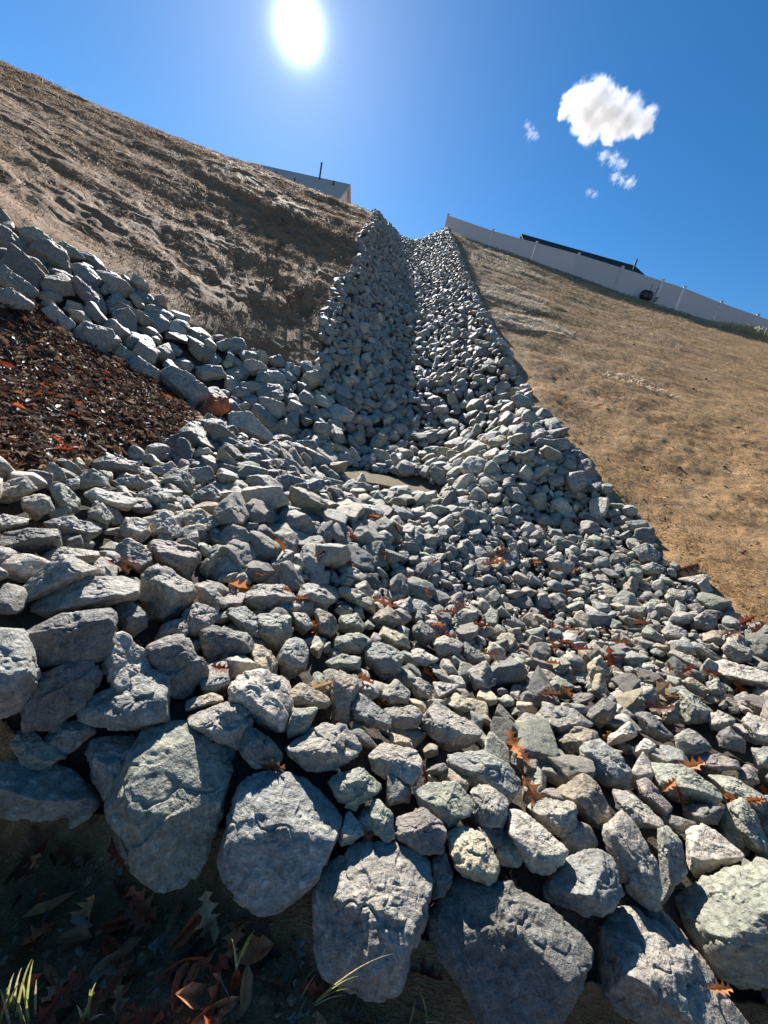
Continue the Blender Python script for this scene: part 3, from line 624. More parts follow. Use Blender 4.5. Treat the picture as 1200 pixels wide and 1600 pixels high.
def traced(i, poly, top, tone, label):
    rs = np.random.default_rng(500+i)
    P = np.array(poly, float); P = P.mean(0)+(P-P.mean(0))*(1.03 if i < 9 else 1.08); cu, cv = P.mean(0); hp = P[:, 1].max()-P[:, 1].min()
    g = hit(cu, cv+.12*hp); dist = np.linalg.norm(g)
    d = ray(cu, cv); f = -d                                   # towards the viewer
    wpx = P[:, 0].max()-P[:, 0].min()
    e1 = np.cross(WUP, f); e1 /= np.linalg.norm(e1); e2 = np.cross(f, e1)     # right, up in the plane across the line of sight
    def plane(Dc):
        o = d*Dc; Q = []
        for u, v in P:
            r = ray(u, v); q = r*(Dc/(r@d))-o; Q.append((q@e1, q@e2))
        return np.array(Q)
    Q = plane(dist); size = math.sqrt(max(np.ptp(Q[:, 0])*np.ptp(Q[:, 1]), 1e-6))
    Dc = dist-.16*size
    Q = plane(Dc); H = hull(Q); c0 = H.mean(0); H = H-c0
    C = d*Dc + e1*c0[0]+e2*c0[1]
    w, h = np.ptp(H[:, 0]), np.ptp(H[:, 1]); size = math.sqrt(w*h)
    dep = math.asin(max(-.2, min(.95, f[2])))
    front = size*rs.uniform(.30, .42)
    if dep > radians(18): front = min(max(top*h/tan(dep), .2*size), .5*size)
    back = size*rs.uniform(.3, .45)
    nm, off = [], []
    n = len(H)
    for k in range(n):
        a, b = H[k], H[(k+1) % n]; ed = b-a; l = np.linalg.norm(ed)
        if l < 1e-6: continue
        e = np.array([ed[1], -ed[0]])/l; dd = e@a
        if dd < 0: e = -e; dd = -dd
        dd = max(dd, .02*size)
        E3 = e1*e[0]+e2*e[1]
        if e[1] > .45: tau = math.atan(max(top, .12)*h/front*rs.uniform(.8, 1.15))
        else: tau = radians(rs.uniform(8, 38))
        tau2 = radians(rs.uniform(5, 30))
        nm.append(cos(tau)*E3+sin(tau)*f); off.append(dd*cos(tau))
        nm.append(cos(tau2)*E3-sin(tau2)*f); off.append(dd*cos(tau2))
    if dep > radians(18):
        fa = -f*np.array([1, 1, 0]); fa /= np.linalg.norm(fa)
        for k, (bx, up_) in enumerate(((rs.uniform(-.25, .25), rs.uniform(.0, .22)), (rs.uniform(-.5, .5), rs.uniform(-.15, .1)))):
            v = WUP+up_*fa+bx*e1; v /= np.linalg.norm(v); nm.append(v); off.append(v@(e2*H[:, 1].max())*(.92 if k == 0 else .99))
    # face turned to the viewer: two or three broken planes
    for k in range(3):
        a = rs.uniform(-.38, .38); b_ = rs.uniform(-.5, -.05) if k < 2 else rs.uniform(-.1, .3)
        v = f+a*e1+b_*e2; v /= np.linalg.norm(v); nm.append(v); off.append(front*rs.uniform(.86, 1.08))
    v = -f+rs.uniform(-.3, .3)*e1; v /= np.linalg.norm(v); nm.append(v); off.append(back)
    for k in range(3):
        v = rs.normal(size=3); v /= np.linalg.norm(v); nm.append(v); off.append(size*rs.uniform(.5, .6))
    area = wpx*hp
    sub = 6 if area > 22000 else 5 if area > 3500 else 4
    D, F = ICO[sub]
    nm, off = np.array(nm), np.array(off)
    B0 = ICO[4][0]; B0 = B0*polytope(B0, nm, off, 60.)[:, None]
    v = rs.normal(size=(9, 3)); v = v-np.outer(np.maximum(v@-f, 0), -f)*.5; v /= np.linalg.norm(v, axis=1)[:, None]   # knocked-off corners
    S_ = (B0@v.T).max(0); lat = np.sqrt(np.maximum(0, 1-(v@f)**2))
    nm = np.concatenate([nm, v]); off = np.concatenate([off, S_*(1-.13*(1-lat)-.035)])
    V = D*polytope(D, nm, off, 60.)[:, None]
    V = rough_rock(V, size, 500+i, .9 if area > 14000 else 1.0)
    me = mesh_np('rock', V, F, True, [M_ROCK])
    big = area > 14000
    o = link('boulder' if big else 'rock', me, None, tuple(C))
    t = np.array(TONES[tone])*rs.uniform(.9, 1.1); o.color = (*t, 1)
    ROCKLIST.append(dict(o=o, u=cu, v=cv, area=area*.75, tone=tone, label=label, w=wpx, h=hp, big=big, traced=True))
    TR_XYR.append((C[0], C[1], C[2], size))
for i, r in enumerate(TR): traced(i, *r)
TRA = np.array(TR_XYR)

# --- the pool: every other rock, thrown down at spacing that follows its size
def size_at(x, y):
    """median rock length here"""
    if y > 8.2: return   .205-.055*float(sstep(10, 21, np.array(y)))
    base = .20
    d = hypot((x-HOL[0])/1.15, (y-HOL[1])/1.3)
    base = .105+.095*float(sstep(.55, 2.0, np.array(d)))
    h = hypot(x, y)
    if x < -1.0 and h > 5.2: base = .27
    if x < -.5 and h < 3.4: base = max(base, .21)
    if y > 6.4: base = max(base, .22)
    return base
HOL = hit(850, 930)[:2]
cand = []
def pool(lo, hi, n, fac, zoff, seed, spread=.33, pack=.66, ymin=0.):
    rs = np.random.default_rng(seed)
    X = rs.uniform(lo[0], hi[0], n); Y = rs.uniform(lo[1], hi[1], n)
    k = rockmask(X, Y); X, Y = X[k], Y[k]
    az = np.arctan2(X, Y); k = (np.abs(az) < radians(64)) | (np.hypot(X, Y) < 2.5); X, Y = X[k], Y[k]
    ln = np.exp(np.clip(rs.normal(0, spread, len(X)), -2*spread, 1.7*spread))
    S = np.array([size_at(a, b) for a, b in zip(X, Y)])*ln*fac
    order = np.argsort(-S*np.exp(rs.normal(0, .25, len(S)))); cell = .25; grid = {}; out = []
    for q in order:
        x, y, s = X[q], Y[q], S[q]; cx, cy = int(x//cell), int(y//cell); ok = True; R_ = int((s+.5)*.5//cell)+1
        for ix in range(cx-R_, cx+R_+1):
            for iy in range(cy-R_, cy+R_+1):
                for (a, b, c) in grid.get((ix, iy), ()):
                    m_ = pack*.5*(s+c)
                    if (a-x)**2+(b-y)**2 < m_*m_: ok = False; break
                if not ok: break
            if not ok: break
        if ok: grid.setdefault((cx, cy), []).append((x, y, s)); out.append((x, y, s))
    return np.array(out)
A1 = pool((-9, -.3), (4.5, 9.5), 26000, 1.0, 0, 11)
A2 = pool((-6.5, 9.5), (3.5, 29.2), 26000, 1.0, 0, 12, .28, .60)
B1 = pool((-9, -.3), (4.5, 9.5), 60000, .52, 0, 13, .3, .56)
B1 = B1[~((np.hypot(B1[:, 0], B1[:, 1]) > 6.6))]
rs = np.random.default_rng(21)
P1 = np.concatenate([A1, A2]); lay = np.r_[np.zeros(len(P1)), np.ones(len(B1))]; P1 = np.concatenate([P1, B1])
gz = ground(P1[:, 0], P1[:, 1], True)
zc = gz + np.where(lay == 0, np.where(P1[:, 1] > 8.4, .03, .15), -.02)*P1[:, 2] + rs.uniform(-.08, .1, len(P1))*P1[:, 2]
keep = np.ones(len(P1), bool)
# leave room for the rocks placed one by one
dz = TRA
for (x, y, z, s) in TRA:
    d2 = np.hypot(P1[:, 0]-x, P1[:, 1]-y)
    keep &= ~((lay == 0) & (d2 < .40*s+.36*P1[:, 2]))
    k = (lay == 1) & (d2 < .42*s); zc[k] = np.minimum(zc[k], z-.42*s)
P1, zc, lay = P1[keep], zc[keep], lay[keep]
pr, pz = proj(np.c_[P1[:, :2], zc])
# nothing of the pool may stand in front of the traced stones' outlines
def covered(pr, pz, P1, lay):
    m = np.zeros(len(pr), bool)
    for r, (x, y, z, s) in zip(ROCKLIST, TRA):
        poly = TR[ROCKLIST.index(r)][0]; c = np.array([r['u'], r['v']])
        shr = [(c[0]+(a-c[0])*1.22, c[1]+(b-c[1])*1.22) for a, b in poly]
        dr = np.array([x, y, z])@FWD
        m |= inside(pr[:, 0], pr[:, 1], shr) & (pz < dr+.12) & (pz > .05)
    return m
LEAFPX = [(0,480),(60,492),(110,540),(190,575),(250,612),(300,655),(275,680),(200,705),(100,722),(0,745)]
cv = covered(pr, pz, P1, lay) | (inside(pr[:, 0], pr[:, 1]-P1[:, 2]/np.maximum(pz, .2)*150, LEAFPX) & (pz > .2)); P1, zc, lay, pr, pz = P1[~cv], zc[~cv], lay[~cv], pr[~cv], pz[~cv]
infr = (pz > .2) & (pr[:, 0] > 0) & (pr[:, 0] < 1200) & (pr[:, 1] > 0) & (pr[:, 1] < 1600)
pxs = np.where(infr & (lay == 0), P1[:, 2]/np.maximum(pz, .2)*600, 0)
NIND = 292-len(TR)
ind = np.argsort(-pxs)[:NIND]; indset = np.zeros(len(P1), bool); indset[ind] = True
def rot_rand(rs, nrm, tilt):
    a = rs.uniform(0, 2*pi); Rz = np.array(Matrix.Rotation(a, 3, 'Z'))
    t = rs.normal(0, tilt, 2); Rt = np.array(Matrix.Rotation(t[0], 3, 'X')@Matrix.Rotation(t[1], 3, 'Y'))
    q = np.array(Vector((0, 0, 1)).rotation_difference(Vector(nrm)).to_matrix())
    return q@Rt@Rz
e_ = .12
gx = (ground(P1[:, 0]+e_, P1[:, 1], False)-ground(P1[:, 0]-e_, P1[:, 1], False))/(2*e_)
gy = (ground(P1[:, 0], P1[:, 1]+e_, False)-ground(P1[:, 0], P1[:, 1]-e_, False))/(2*e_)
NR = np.stack([-gx, -gy, np.ones(len(gx))], -1); NR /= np.linalg.norm(NR, axis=1)[:, None]
tk = list('gggggGGGbbbddwwyptt')
tw = [random.choice(tk) for _ in range(len(P1))]
# individual ones
VAR = [mesh_np('rock', *rand_rock(900+k, 4), True, [M_ROCK]) for k in range(26)]
for q in np.nonzero(indset)[0]:
    o = link('rock', VAR[int(rs.integers(26))], None, (P1[q, 0], P1[q, 1], zc[q]))
    Rm = rot_rand(rs, NR[q], .32); s = P1[q, 2]
    o.matrix_world = Matrix.Translation((P1[q, 0], P1[q, 1], zc[q]))@Matrix(Rm.tolist()).to_4x4()@Matrix.Diagonal((s*1.12, s*1.12*rs.uniform(.9, 1.1), s*1.25, 1))
    t = np.array(TONES[tw[q]])*rs.uniform(.88, 1.12); o.color = (*t, 1)
    ROCKLIST.append(dict(o=o, u=pr[q, 0], v=pr[q, 1], area=pxs[q]**2*.6, tone=tw[q], label=None, w=pxs[q], h=pxs[q]*.7, big=False, traced=False))
# the rest as one mass
def mass(sel, sub, nvar, smooth, seed):
    Vs, Fs, Ts = [], [], []; n = 0; rs = np.random.default_rng(seed)
    vr = [rand_rock(seed*100+k, sub, 1.0, 24.) for k in range(nvar)]
    for q in sel:
        V, F = vr[int(rs.integers(nvar))]; s = P1[q, 2]*1.12
        Rm = rot_rand(rs, NR[q], .34)*np.array([s, s*rs.uniform(.88, 1.1), s*rs.uniform(1.05, 1.35)])[None, :]
        Vs.append(V@Rm.T+np.array([P1[q, 0], P1[q, 1], zc[q]])); Fs.append(F+n); n += len(V)
        t = np.array(TONES[tw[q]])*rs.uniform(.85, 1.12); Ts.append(np.repeat(t[None], len(V), 0))
    return np.concatenate(Vs), np.concatenate(Fs), np.concatenate(Ts)
rest = np.nonzero(~indset)[0]; nearm = pz[rest] < 7.0
parts_ = [mass(rest[nearm], 3, 36, True, 31), mass(rest[~nearm], 2, 30, False, 32)]
V = np.concatenate([p[0] for p in parts_]); n0 = len(parts_[0][0]); F = np.concatenate([parts_[0][1], parts_[1][1]+n0]); T = np.concatenate([p[2] for p in parts_])
me = mesh_np('riprap_rocks', V, F, True, [M_ROCKS], {'tint': T})
sm = np.ones(len(F), bool); sm[len(parts_[0][1]):] = False; me.polygons.foreach_set('use_smooth', sm)
tag(link('riprap_rocks', me), 'countless smaller grey rocks filling the channel, the side swale and the near bed', 'rocks', None, 'stuff')
print('pool rocks', len(P1), 'in frame', int(infr.sum()), 'verts', len(V))

# --- labels
LM = [r for r in ROCKLIST if r['label']]
REFS = {0: 'pear-shaped boulder', 1: 'flat-topped wedged block', 2: 'round blue-grey boulder', 3: 'upright rough-faced boulder', 4: 'broad dark boulder', 5: 'long pale wedge boulder', 6: 'shaded slab by the wedge boulder', 7: 'huge green boulder', 8: 'wide low slab at the left edge', 9: 'bluish rock cut by the left edge', 10: 'dark brick-shaped block', 11: 'dark striated rock', 12: 'whitish egg-shaped rock', 13: 'broad mottled rock', 16: 'smooth triangular rock', 17: 'pyramid-shaped rock', 18: 'long flat slab', 19: 'wedge slab above the flat slab', 21: 'dark loaf-shaped rock', 25: 'smooth cream-coloured rock', 27: 'pitted dark grey block', 33: 'dark block with jagged edge', 35: 'smooth shaded rock', 37: 'large pale cracked rock', 38: 'broad grey rock with orange leaf', 41: 'blue-grey egg-shaped rock', 47: 'oblong cream block', 51: 'small yellow-cream rock', 61: 'rounded yellow-brown rock', 62: 'slab pointing down right', 64: 'blue-grey triangular slab', 66: 'tall pointed rock', 68: 'small mottled green rock', 69: 'rough-grained pale rock', 72: 'rounded pale bedded rock', 74: 'large split rock', 76: 'squat greenish rock', 77: 'small purplish lumpy rock', 78: 'bright cream block', 83: 'long pale leaning rock', 85: 'craggy brownish rock', 86: 'angular blue-grey rock', 87: 'pointed layered rock', 88: 'narrow upright rock', 91: 'flat split green slab', 92: 'orange-stained pale rock', 96: 'broad grey block', 98: 'tilted blue-grey slab', 99: 'small white flat rock', 102: 'dark green upright rock', 103: 'small cream lump', 107: 'smooth elongated grey rock', 111: 'flat pale slab at the right edge', 121: 'leaf-topped rock by the hollow', 129: 'topmost big pale boulder', 131: 'oval whitish boulder', 132: 'dark blue-grey bank boulder', 135: 'long boulder by the rust-red rock', 136: 'rust-red rock', 137: 'pale knobbly boulder', 141: 'small upright rock by the leaves', 151: 'broad flat rock by the leaves'}
for k, r in enumerate(ROCKLIST[:len(TR)]):
    if r['label']: r['ref'] = REFS[k]
DIRW = ['right of', 'lower right of', 'below', 'lower left of', 'left of', 'upper left of', 'above', 'upper right of']
ORD = ['', 'second ', 'third ', 'fourth ', 'fifth ', 'sixth ', 'seventh ', 'eighth ', 'ninth ', 'tenth ', 'eleventh ', 'twelfth ', 'thirteenth ', 'fourteenth ', 'fifteenth ', 'sixteenth ']
def relate(u, v, cap={}):
    for b in sorted(LM, key=lambda r: math.hypot(r['u']-u, r['v']-v)-.35*math.sqrt(r['area'])):
        a = math.degrees(atan2(v-b['v'], u-b['u'])) % 360; k = int(((a+22.5) % 360)//45)
        if cap.get((id(b), k), 0) < 12: break
    cap[(id(b), k)] = cap.get((id(b), k), 0)+1
    return b, k, math.hypot(b['u']-u, b['v']-v)
buck = {}
for r in sorted(ROCKLIST, key=lambda r: -r['area']):
    if r['label']: continue
    b, k, dd = relate(r['u'], r['v']); buck.setdefault((id(b), k), []).append((dd, r, b))
for (bi, k), l in buck.items():
    l.sort(key=lambda t: t[0])
    for j, (dd, r, b) in enumerate(l):
        r['label'] = f"{TWORD[r['tone']]} rock, {ORD[min(j, 15)] or 'nearest '}{'one ' if j else ''}{DIRW[k]} the {b['ref']}"
for r in ROCKLIST:
    tag(r['o'], r['label'], 'boulder' if r['big'] else 'rock', 'boulders along the front of the rock pile' if r['big'] else 'loose rocks of the stone bed')

# ------------------------------------------------------------------ sheets and straw: loose stuff on the ground
def rot_basis(nrm, az, pitch, roll):
    """(m,3,3) bases: x along the piece, y across, z out of the surface"""
    n = nrm; t = np.cross(n, [0.2, .1, 1.0]); t /= np.linalg.norm(t, axis=1)[:, None]; b = np.cross(n, t)
    x = t*np.cos(az)[:, None]+b*np.sin(az)[:, None]; y = np.cross(n, x)
    x2 = x*np.cos(pitch)[:, None]+n*np.sin(pitch)[:, None]; n2 = np.cross(x2, y)
    y2 = y*np.cos(roll)[:, None]+n2*np.sin(roll)[:, None]; n3 = np.cross(x2, y2)
    return np.stack([x2, y2, n3], -1)
def scatter(tmplV, tmplF, P, B, S, tint):
    """copies of one template, bases B (m,3,3), scale S (m,3)"""
    m, k = len(P), len(tmplV)
    V = np.einsum('mij,mkj->mki', B, tmplV[None]*S[:, None, :])+P[:, None, :]
    F = tmplF[None]+(np.arange(m)*k)[:, None, None]
    return V.reshape(-1, 3), F.reshape(-1, tmplF.shape[1]), np.repeat(tint, k, 0)
def normals(x, y, e=.1):
    gx = (ground(x+e, y)-ground(x-e, y))/(2*e); gy = (ground(x, y+e)-ground(x, y-e))/(2*e)
    n = np.stack([-gx, -gy, np.ones(len(x))], -1); return n/np.linalg.norm(n, axis=1)[:, None]
def surf(x, y):
    return ground(x, y)+.012*fbm(np.stack([x*9, y*9, 0*x], -1), 3, 77)+.03*fbm(np.stack([x*2, y*2, 0*x], -1), 3, 78)*(np.hypot(x, y) < 12)
BLV = np.array([(-.5, -.5, 0), (-.5, .5, 0), (0, .5, .12), (0, -.5, .12), (.5, .35, 0), (.5, -.35, 0)]); BLF = np.array([(0, 3, 2, 1), (3, 5, 4, 2)])
def straw(name, azr, n, hr, ln, wd, cols, seed, pitch, label, align=None):
    rs = np.random.default_rng(seed)
    a = np.radians(rs.uniform(*azr, n)); fh = np.interp(a, AZ, FH); ch = np.interp(a, AZ, CH)
    h = fh+hr[0]+(ch-fh-hr[0])*rs.random(n)**hr[1]
    x, y = h*np.sin(a), h*np.cos(a); s, _ = chan(x, y)
    k = ~rockmask(x, y) & ~inside(x, y, LEAFPOLY); x, y, h, a = x[k], y[k], h[k], a[k]
    k = fbm(np.stack([a[:]*9, h*1.1, 0*a], -1), 3, seed) > rs.uniform(-.55, .35, len(x)); x, y, h, a = x[k], y[k], h[k], a[k]
    nn = normals(x, y); z = surf(x, y)
    m = len(x); th = rs.uniform(0, 2*pi, m) if align is None else align+rs.normal(0, .45, m)
    B = rot_basis(nn, th, np.abs(rs.normal(0, pitch, m)), rs.uniform(-.6, .6, m))
    L_ = ln*rs.uniform(.5, 1.5, m)*(.7+h/16); W_ = wd*rs.uniform(.6, 1.4, m)*(.55+h/12)
    t = np.array(cols)[rs.integers(len(cols), size=m)]*rs.uniform(.7, 1.25, (m, 1))
    V, F, T = scatter(BLV, BLF, np.stack([x, y, z+.006+L_*.08], -1), B, np.stack([L_, W_, L_], -1), t)
    tag(link(name, mesh_np(name, V, F, False, [M_BLADE], {'tint': T})), label, 'straw', None, 'stuff')
STRAWC = [(.50, .31, .13), (.42, .25, .10), (.58, .39, .18), (.3, .18, .08), (.66, .48, .26)]
straw('straw_mulch', (14, 62), 60000, (.15, 1.5), .07, .004, STRAWC, 41, .12, 'loose straw bedded on the sunlit slope right of the stones')
straw('straw_mulch', (-4, 30), 30000, (2.5, .9), .11, .006, [(.6, .52, .38), (.42, .33, .2), (.34, .26, .15)], 44, .2, 'pale straw on the upper right slope beside the channel')
straw('straw_mulch', (-62, -9), 80000, (.2, .8), .10, .006, [(.34, .24, .15), (.42, .31, .20), (.27, .19, .12), (.46, .35, .24)], 42, .36, 'dull matted straw and dead grass on the hillside left of the channel')

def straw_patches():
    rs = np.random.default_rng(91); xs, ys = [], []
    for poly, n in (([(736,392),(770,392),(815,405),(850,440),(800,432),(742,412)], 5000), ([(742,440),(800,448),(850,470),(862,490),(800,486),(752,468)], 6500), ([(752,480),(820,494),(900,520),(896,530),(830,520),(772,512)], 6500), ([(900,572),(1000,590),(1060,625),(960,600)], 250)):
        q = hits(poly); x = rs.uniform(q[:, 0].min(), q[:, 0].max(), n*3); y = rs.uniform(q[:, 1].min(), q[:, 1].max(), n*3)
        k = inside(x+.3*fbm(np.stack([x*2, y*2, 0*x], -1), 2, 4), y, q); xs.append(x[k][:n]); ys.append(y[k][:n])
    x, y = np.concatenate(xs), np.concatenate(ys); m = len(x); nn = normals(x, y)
    t = np.array([(.85, .77, .62), (.75, .67, .52), (.6, .52, .38)])[rs.integers(3, size=m)]*rs.uniform(.8, 1.1, (m, 1))  # sun sheen on the matting put into the straw's pale tint
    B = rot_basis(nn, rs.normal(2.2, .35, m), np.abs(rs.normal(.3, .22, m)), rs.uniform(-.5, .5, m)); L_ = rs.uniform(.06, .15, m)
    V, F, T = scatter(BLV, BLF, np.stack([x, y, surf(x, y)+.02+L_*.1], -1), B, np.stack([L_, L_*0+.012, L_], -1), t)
    tag(link('sheen_straw', mesh_np('sheen_straw', V, F, False, [M_SHEEN], {'tint': T})), 'matted straw sheets high on the right slope, coloured pale for the sun sheen', 'straw', None, 'stuff')
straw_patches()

# dead leaves: curled, several outlines
def leaf_mesh(kind, rs):
    """leaf along x (0..1), half widths in lobes; returns V, F"""
    n = 17 if kind == 'oak' else 5; V, F = [], []; xs = np.linspace(0, 1, n)
    curl = rs.uniform(-.9, 1.5); fold = rs.uniform(.25, 1.1); tw = rs.uniform(-.6, .6)
    for i, x in enumerate(xs):
        if kind == 'oak':
            env = .30*math.sin(pi*min(1, x*.93+.05))**.7; lob = 1.0 if i % 4 in (2, 3) else .34
            if i % 4 == 3: lob = .85
            w = max(env*lob, .012 if i < 2 else .05); sx = .05 if i % 4 == 2 else 0
            if i == n-1: w = .004
        else:
            w = (.0, .2, .27, .18, .01)[i]+.01; sx = 0
        z = curl*.3*(x-.4)**2+.02*math.sin(9*x+tw*5)
        for sd in (-1, 1):
            ww = w*(1+.25*math.sin(i*2.3+sd)); a = fold+tw*(x-.5)*sd
            V.append((x+sx, sd*ww*math.cos(a), z+ww*math.sin(a)))
        V.append((x, 0, z))
    for i in range(n-1):
        a, b = 3*i, 3*(i+1); F += [(a, a+2, b+2, b), (a+2, a+1, b+1, b+2)]
    return np.array(V), np.array(F)
def leaf_litter(name, XYp, seed, sz, cols, label, hmax):
    rs = np.random.default_rng(seed); V_, F_, T_ = [], [], []; n0 = 0; tm = [leaf_mesh('oak' if k % 2 else 'plain', rs) for k in range(14)]
    x, y = XYp; which = rs.integers(14, size=len(x)); z = surf(x, y)+.01; nn = normals(x, y)
    for k in range(14):
        q = which == k; m = int(q.sum())
        if not m: continue
        B = rot_basis(nn[q], rs.uniform(0, 2*pi, m), rs.normal(0, .45, m), rs.normal(0, .7, m)); S = sz*rs.uniform(.55, 1.35, m)
        t = np.array(cols)[rs.choice(len(cols), size=m)]*rs.uniform(.6, 1.3, (m, 1))
        V, F, T = scatter(tm[k][0]-[.5, 0, 0], tm[k][1], np.stack([x[q], y[q], z[q]+rs.random(m)*hmax], -1), B, np.repeat(S[:, None], 3, 1), t)
        V_.append(V); F_.append(F+n0); T_.append(T); n0 += len(V)
    tag(link(name, mesh_np(name, np.concatenate(V_), np.concatenate(F_), False, [M_LEAF], {'tint': np.concatenate(T_)})), label, 'leaf litter', None, 'stuff')
rs = np.random.default_rng(5)
lp = LEAFPOLY; X = rs.uniform(lp[:, 0].min(), lp[:, 0].max(), 16000); Y = rs.uniform(lp[:, 1].min(), lp[:, 1].max(), 16000)
k = inside(X, Y, lp); X, Y = X[k], Y[k]
LC = [(.06, .034, .024), (.09, .045, .03), (.045, .03, .024), (.13, .07, .04), (.09, .045, .03), (.24, .17, .11), (.14, .09, .06), (.17, .12, .09)]
leaf_litter('leaf_litter', (X, Y), 6, .085, LC, 'thick bed of dark brown dead leaves on the bank between the stones', .06)
k = rs.random(len(X)) < .018
leaf_litter('red_leaf_litter', (X[k]+.0, Y[k]), 7, .085, [(.36, .05, .02), (.42, .12, .03), (.25, .04, .02)], 'scattered red and orange leaves among the dark leaf bed', .09)
# front soil: crumbs, leaf scraps and root threads
FS_ = hits([(0, 1290), (60, 1300), (180, 1330), (230, 1410), (420, 1440), (520, 1560), (700, 1598)])
FSP = np.concatenate([FS_, XY((.5, .1), (-.6, 0), (-1.6, .4))])
X = rs.uniform(-1.8, .9, 6000); Y = rs.uniform(0, 1.6, 6000); k = inside(X, Y, FSP); X, Y = X[k], Y[k]
k = rs.random(len(X)) < .09
leaf_litter('leaf_scraps', (X[k], Y[k]), 8, .055, [(.10, .06, .04), (.16, .1, .06), (.07, .045, .03)], 'small brown leaf scraps trodden into the dark soil', .004)
X2 = rs.uniform(-1.8, .9, 1500); Y2 = rs.uniform(0, 1.6, 1500); k = inside(X2, Y2, FSP) & (fbm(np.stack([X2*3, Y2*3, 0*X2], -1), 2, 12) > -.1); X2, Y2 = X2[k][:130], Y2[k][:130]
leaf_litter('fallen_leaves', (X2, Y2), 9, .105, [(.6, .19, .08), (.5, .12, .055), (.68, .33, .16), (.42, .09, .04), (.6, .28, .13)], 'drift of dull brown oak leaves in the shade below the boulders', .02)
def crumbs():
    rs = np.random.default_rng(61); x = rs.uniform(-1.8, .9, 9000); y = rs.uniform(0, 1.6, 9000); k = inside(x, y, FSP); x, y = x[k], y[k]
    vr = [rand_rock(7000+q, 2) for q in range(6)]; Vs, Fs, Ts = [], [], []; n = 0; z = surf(x, y)
    for q in range(len(x)):
        V, F = vr[q % 6]; s = .006*math.exp(rs.normal(0, .6)); R_ = rot_rand(rs, (0, 0, 1), .6)*s*1.6
        Vs.append(V@R_.T+[x[q], y[q], z[q]]); Fs.append(F+n); n += len(V)
        c = (.25, .2, .14) if rs.random() < .04 else (.30, .165, .08); Ts.append(np.repeat(np.array([c])*rs.uniform(.7, 1.3), len(V), 0))
    tag(link('soil_crumbs', mesh_np('soil_crumbs', np.concatenate(Vs), np.concatenate(Fs), False, [M_ROCKS], {'tint': np.concatenate(Ts)})), 'crumbs of dark soil and grit in front of the boulders', 'soil', None, 'stuff')
crumbs()
def clods():
    rs = np.random.default_rng(62); a = np.radians(rs.uniform(18, 58, 1100)); h = np.interp(a, AZ, FH)+.1+13*rs.random(1100)**1.6; x, y = h*np.sin(a), h*np.cos(a)
    k = ~rockmask(x, y); x, y, h = x[k], y[k], h[k]; vr = [rand_rock(7100+q, 2) for q in range(6)]; Vs, Fs, Ts = [], [], []; n = 0; z = surf(x, y)
    for q in range(len(x)):
        V, F = vr[q % 6]; s_ = .017*math.exp(rs.normal(0, .5))*(.6+h[q]/12); Vs.append(V@(rot_rand(rs, (0, 0, 1), .5)*s_).T+[x[q], y[q], z[q]+s_*.1]); Fs.append(F+n); n += len(V)
        c = (.3, .27, .22) if rs.random() < .1 else (.3, .19, .1); Ts.append(np.repeat(np.array([c])*rs.uniform(.5, 1.1), len(V), 0))
    tag(link('soil_clods', mesh_np('soil_clods', np.concatenate(Vs), np.concatenate(Fs), False, [M_ROCKS], {'tint': np.concatenate(Ts)})), 'clods and bits of gravel strewn over the tan slope', 'soil', None, 'stuff')
clods()

# ------------------------------------------------------------------ single leaves, laid on whatever is under the pixel they show at
bpy.context.view_layer.update(); DG = bpy.context.evaluated_depsgraph_get()
def cast(u, v):
    ok, p, n, *_ = SC.ray_cast(DG, Vector((0, 0, 0)), Vector(ray(u, v)))
    return (np.array(p), np.array(n)) if ok else (hit(u, v), np.array((0, 0, 1.)))
BYREF = [(r['u'], r['v'], r.get('ref')) for r in ROCKLIST if r.get('ref')]
LCOL = {'o': ((.40, .13, .035), 'orange'), 'r': ((.24, .065, .035), 'red'), 'b': ((.20, .085, .045), 'brown'), 't': ((.42, .27, .14), 'tan'), 's': ((.62, .46, .26), 'straw-coloured'),
        'd': ((.13, .055, .035), 'dark red'), 'g': ((.30, .26, .20), 'grey-brown'), 'O': ((.55, .22, .075), 'bright orange')}
LEAVES = [(380,920,'O',60,20),(437,855,'o',40,70),(585,807,'o',24,0),(60,820,'o',28,0),(182,887,'b',46,0),(225,946,'O',40,-30),(222,1008,'t',34,60),(345,1047,'r',36,10),
 (352,1078,'b',44,20),(497,1072,'t',56,-20),(575,1045,'b',46,0),(570,1066,'o',40,60),(675,1056,'o',44,50),(597,1096,'b',44,-20),(805,1167,'O',58,75),(822,1190,'b',40,80),
 (830,1238,'O',64,70),(665,1213,'r',44,80),(425,1195,'b',50,10),(575,1308,'r',52,60),(800,1372,'s',52,60),(945,1152,'O',44,-60),(1080,1200,'O',52,-10),(1150,1247,'o',36,20),
 (1178,1250,'o',34,0),(1155,1078,'o',50,80),(1090,1062,'s',46,-40),(903,893,'O',44,10),(862,823,'r',24,0),(905,820,'r',30,60),(1162,972,'r',44,-30),(1185,988,'d',50,-60),
 (1072,885,'d',44,-20),(470,934,'b',34,0),(600,946,'r',50,20),(496,982,'o',36,60),(765,882,'b',36,0),(884,1002,'r',34,10),(974,1004,'r',30,0),(955,1028,'r',46,80),
 (912,1018,'r',36,30),(1122,1548,'O',44,0),(1198,1240,'O',36,70),(860,1085,'b',40,0),(1028,1082,'t',60,-40),(1035,1110,'d',48,30),(700,958,'r',30,0),(684,978,'o',30,0),(752,978,'r',32,20),
 (780,880,'o',36,10),(640,903,'b',40,0),(548,842,'r',24,0),(940,620,'o',14,0),(1060,1240,'b',40,80),(1050,1230,'o',34,-50),(535,1290,'o',30,70),(1150,992,'d',30,0),(1000,975,'d',40,0)]
